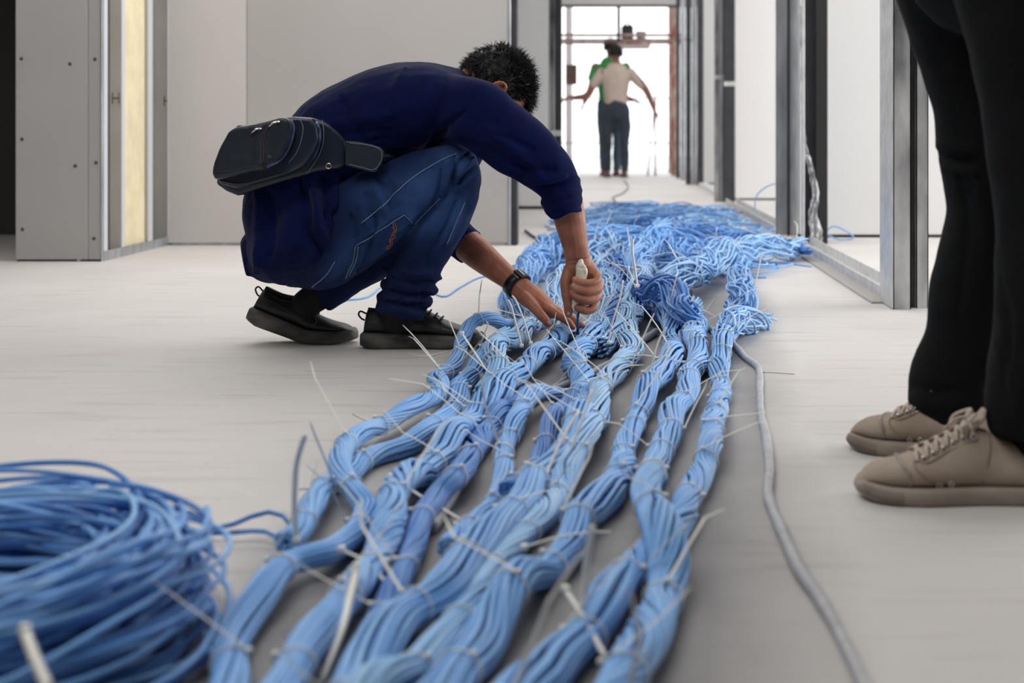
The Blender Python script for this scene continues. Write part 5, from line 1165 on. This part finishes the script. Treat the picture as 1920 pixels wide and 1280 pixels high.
folds(me, [(-.008, 7, [(1755, 285), (1790, 298), (1830, 300)]), (.006, 7, [(1750, 268), (1790, 280), (1835, 282)]), (.005, 7, [(1760, 315), (1800, 322), (1840, 318)]), (-.006, 9, [(1800, 330), (1815, 420), (1805, 520), (1795, 600)]), (.005, 10, [(1830, 320), (1850, 420), (1848, 520)]),
           (-.006, 9, [(1870, 520), (1890, 620), (1880, 720)]), (-.006, 8, [(1705, 720), (1750, 735), (1800, 728)]), (.005, 8, [(1700, 745), (1750, 762), (1810, 755)]), (.004, 9, [(1860, 640), (1900, 720), (1912, 790)])])
ripple(me, .007, .11, (1, 1, .6), 2); ripple(me, .002, .04, (1, 1, 1), 12)
pput(link('trousers', me, M['trouser_black'], stand))
tors = [((.565, 2.215, .86), .135, .19), ((.57, 2.215, .98), .125, .18), ((.58, 2.215, 1.12), .125, .175), ((.585, 2.215, 1.28), .135, .195), ((.59, 2.215, 1.38), .12, .205), ((.595, 2.215, 1.44), .075, .13)]
armsN = [((.59, 2.03, 1.38), .06, .06), ((.60, 1.985, 1.25), .055, .055), ((.60, 1.975, 1.12), .05, .05), ((.50, 1.99, 1.06), .046, .046), ((.40, 2.05, 1.07), .04, .04)]
armsF = [((.59, 2.40, 1.38), .06, .06), ((.60, 2.445, 1.25), .055, .055), ((.60, 2.455, 1.12), .05, .05), ((.50, 2.44, 1.06), .046, .046), ((.40, 2.38, 1.07), .04, .04)]
me = union([loft(c3(tors), 26, 4), loft(c3(armsN), 18, 4, c1=False), loft(c3(armsF), 18, 4, c1=False)], .009, 4); ripple(me, .004, .1, (1, 1, 1), 3)
pput(link('shirt', me, M['shirt_black'], stand))
HP, HAX2, HQ2 = head_parts((.575, 2.215, 1.625), (-.9, 0, -.42), (-.42, 0, .9), 1.0)
hd = union(HP+[loft([(Vector((.60, 2.215, 1.40)), .055, .056), (Vector((.59, 2.215, 1.50)), .052, .052), (Vector((.585, 2.215, 1.58)), .05, .05)], 18, 4)], .004, 3)
hn1 = union([loft(c3([((.46, 2.01, 1.06), .032, .032), ((.36, 2.075, 1.075), .026, .026)]), 14, 3)]+rest_hand((.36, 2.075, 1.075), (-.9, .35, .05), (0, 0, 1), .95), .003, 2)
hn2 = union([loft(c3([((.46, 2.42, 1.06), .032, .032), ((.36, 2.355, 1.075), .026, .026)]), 14, 3)]+rest_hand((.36, 2.355, 1.075), (-.9, -.35, .05), (0, 0, 1), .95), .003, 2)
cor = union([loft(c3(tors, .8), 18, 3), loft(c3(hips, .8), 18, 3), loft(c3(armsN[:-1], .65), 14, 3), loft(c3(armsF[:-1], .65), 14, 3), loft([(p, a*.62, b*.62) for p, a, b in fleg[:-2]], 14, 3), loft([(p, a*.62, b*.62) for p, a, b in nleg[:-2]], 14, 3)], .012, 3)
pput(link('body', join_meshes([cor, hd, hn1, hn2]), M['skin'], stand))
n0 = set(bpy.data.objects); face_details(stand, HQ2, HAX2)
for o in set(bpy.data.objects)-n0: pput(o)
kv = lambda d: not ((d[0] > .35 and d[2] < .55) or d[2] < -.45 or (d[0] > .1 and d[2] < 0))
hb = hair_tufts(HQ2(-.01, 0, .026), HAX2, (.0995, .0805, .0925), kv, 1400, .03, .0019, 8, lambda d: (.35, np.array((.3, 0, -.5))))
v, f = ellipsoid(HQ2(-.010, 0, .026), HAX2, (.0995, .0805, .0925), 30, 20); A_ = [Vector(a) for a in HAX2]; cen = HQ2(-.010, 0, .026)
kp = [kv(((Vector(p)-cen).dot(A_[0])/.0995, (Vector(p)-cen).dot(A_[1])/.0805, (Vector(p)-cen).dot(A_[2])/.0925)) for p in v]; hb.add(v, [q for q in f if all(kp[i] for i in q)])
pput(hb.build('hair', M['hair'], stand, True, recalc=False))
BG = lambda: [M['canvas'], M['sole_beige'], M['lace_beige'], M['seam_beige'], M['chrome']]
n0 = set(bpy.data.objects)
s1 = shoe('sneaker', stand, 'canvas', .292, .108, (.642, 2.062, 0), math.pi-.05, mats=BG())
s2 = shoe('sneaker', stand, 'canvas', .292, .108, (.664, 2.300, 0), math.pi-.40, mats=BG(), loop_eyelet=False)
pput(s1); pput(s2)
for c_, yy in ((P(1930, 800, YN), 2.06), (P(1792, 790, YF), 2.34)):
    v, f = loft([(Vector((c_.x+.005, yy, .16)), .040, .038), (Vector((c_.x+.012, yy, .062)), .038, .034)], 18, 4); pput(MB().add(v, f).build('sock', M['trouser_black'], stand, True))
# ================================================================== two distant workers
def far_person(label, X, Y, hgt, shirt, trs, handL, handR, elL, elR, cap=None, legs=((-.09, .02), (.09, -.02)), face=(0, 1, 0), slv=.55):
    k = hgt/1.72; root = thing('person', label, 'person', loc=(X, Y, 0)); off = Vector((0, 0, 0))
    V = lambda x, y, z: Vector((x, y, z))*k
    hp = .88
    tor = [(V(0, 0, .86), .16*k, .115*k), (V(0, 0, 1.0), .15*k, .11*k), (V(0, 0, 1.2), .17*k, .115*k), (V(0, 0, 1.34), .19*k, .115*k), (V(0, 0, 1.42), .13*k, .085*k)]
    sh = [(-.19, 1.36), (.19, 1.36)]
    def arm(i, el, ha): return [(V(sh[i][0], 0, sh[i][1]), .062*k, .062*k), (Vector(el), .048*k, .048*k), (Vector(ha), .03*k, .03*k)]
    aL, aR = arm(0, elL, handL), arm(1, elR, handR)
    cut = lambda a: [a[0], (a[0][0].lerp(a[1][0], .5), .06*k, .06*k), (a[0][0].lerp(a[1][0], slv+.35), .056*k, .056*k)]
    me = union([loft(tor, 22, 4, c0=False), loft(cut(aL), 16, 3, c1=False), loft(cut(aR), 16, 3, c1=False)], .012, 3); ripple(me, .012, .14, (1, 1, .5), int(X*10)+3)
    link('shirt', me, shirt, root)
    lg = []
    for (dx, dy), s_ in zip(legs, (-1, 1)):
        lg.append([(V(s_*.085, 0, .90), .088*k, .1*k), (V(s_*.09+dx*.3, dy*.5, .66), .08*k, .085*k), (V(s_*.085+dx*.3, dy*.8, .47), .062*k, .068*k), (V(s_*.08+dx*.4, dy, .28), .058*k, .062*k), (V(s_*.075+dx*.4, dy, .07), .05*k, .055*k)])
    me = union([loft(l_, 18, 4, c1=False) for l_ in lg]+[loft([(V(0, 0, .84), .15*k, .12*k), (V(0, 0, .96), .15*k, .11*k)], 18, 3)], .012, 3); ripple(me, .008, .1, (1, 1, 1), 2)
    link('trousers', me, trs, root)
    HP, AX, Q = head_parts(V(0, .0, 1.60), face, (0, 0, 1), k)
    core = union([loft([(p, a*.8, b*.8) for p, a, b in tor], 16, 3), loft(aL, 14, 3), loft(aR, 14, 3), loft([(V(0, 0, 1.38), .05*k, .05*k), (V(0, 0, 1.56), .048*k, .048*k)], 14, 3)]+[loft([(p, a*.7, b*.7) for p, a, b in l_], 12, 3) for l_ in lg], .012, 2)
    hd = union(HP, .006, 2)
    hs = []
    for a in (aL, aR): hs.append(union(rest_hand(a[2][0], (a[2][0]-a[1][0]), (0, 1, .2), k), .004, 1))
    link('body', join_meshes([core, hd]+hs), M['skin2'], root)
    face_details(root, Q, AX, k)
    kv_ = lambda d: not ((d[0] > .35 and d[2] < .5) or d[2] < -.45 or (d[0] > .1 and d[2] < 0))
    hb = hair_tufts(Q(-.01, 0, .026), AX, (.0995*k, .0805*k, .0925*k), kv_, 600, .03, .003, 8, lambda d: (.35, np.array((.3, 0, -.5))))
    v, f = ellipsoid(Q(-.010, 0, .026), AX, (.0995*k, .0805*k, .0925*k), 24, 16); A_ = [Vector(a) for a in AX]; cen = Q(-.010, 0, .026)
    kp = [kv_(((Vector(p)-cen).dot(A_[0])/(.0995*k), (Vector(p)-cen).dot(A_[1])/(.0805*k), (Vector(p)-cen).dot(A_[2])/(.0925*k))) for p in v]; hb.add(v, [q for q in f if all(kp[i] for i in q)])
    link('hair', mesh(hb.v, hb.f), M['hair'], root)
    if cap:
        cv, cf = ellipsoid(Q(-.012, 0, .045), AX, (.108*k, .092*k, .088*k), 22, 14); keep = [Q(0, 0, .03)]
        idx = [(Vector(p)-Q(0, 0, .03)).dot(A_[2]) > 0 for p in cv]
        b = MB().add(cv, [q for q in cf if all(idx[i] for i in q)]); v2, f2 = ellipsoid(Q(.10, 0, .038), AX, (.07*k, .07*k, .008*k), 16, 8); b.add(v2, f2)
        link('cap', mesh(b.v, b.f), cap, root)
    for i, l_ in enumerate(lg):
        a = l_[-1][0]; s_ = shoe('shoe', root, 'black', .28*k, .1*k, (a.x, a.y-.08*(1 if face[1] > 0 else -1), 0), math.pi/2*(1 if face[1] > 0 else -1), mats=[M['shoe_brown'], M['shoe_brown'], M['lace_black'], M['shoe_brown'], M['shoe_brown']])
    return root
Yb = 18.3
rel = lambda px, py, Y, X0: tuple(Vector(P(px, py, Y))-Vector((X0, Y, 0)))
X0 = P(1155, 0, Yb).x
far_person('distant worker seen from behind in a beige shirt and dark jeans, arms spread', X0, Yb, 1.70, M['shirt_beige'], M['jeans_far'],
    rel(1096, 192, Yb+.1, X0), rel(1227, 206, Yb, X0), rel(1108, 166, Yb, X0), rel(1211, 168, Yb, X0))
Yg = 18.86; X0 = P(1145, 0, Yg).x
far_person('distant worker in a green vest and brown cap, mostly behind the beige shirt', X0, Yg, 1.82, M['shirt_green'], M['jeans_far2'],
    tuple(Vector(rel(1072, 184, Yg, X0))+Vector((0, -.1, 0))), rel(1186, 186, Yg-.2, X0), rel(1104, 176, Yg, X0), rel(1170, 178, Yg, X0), cap=M['cardboard'], legs=((-.02, .02), (.0, -.02)), slv=-.15)
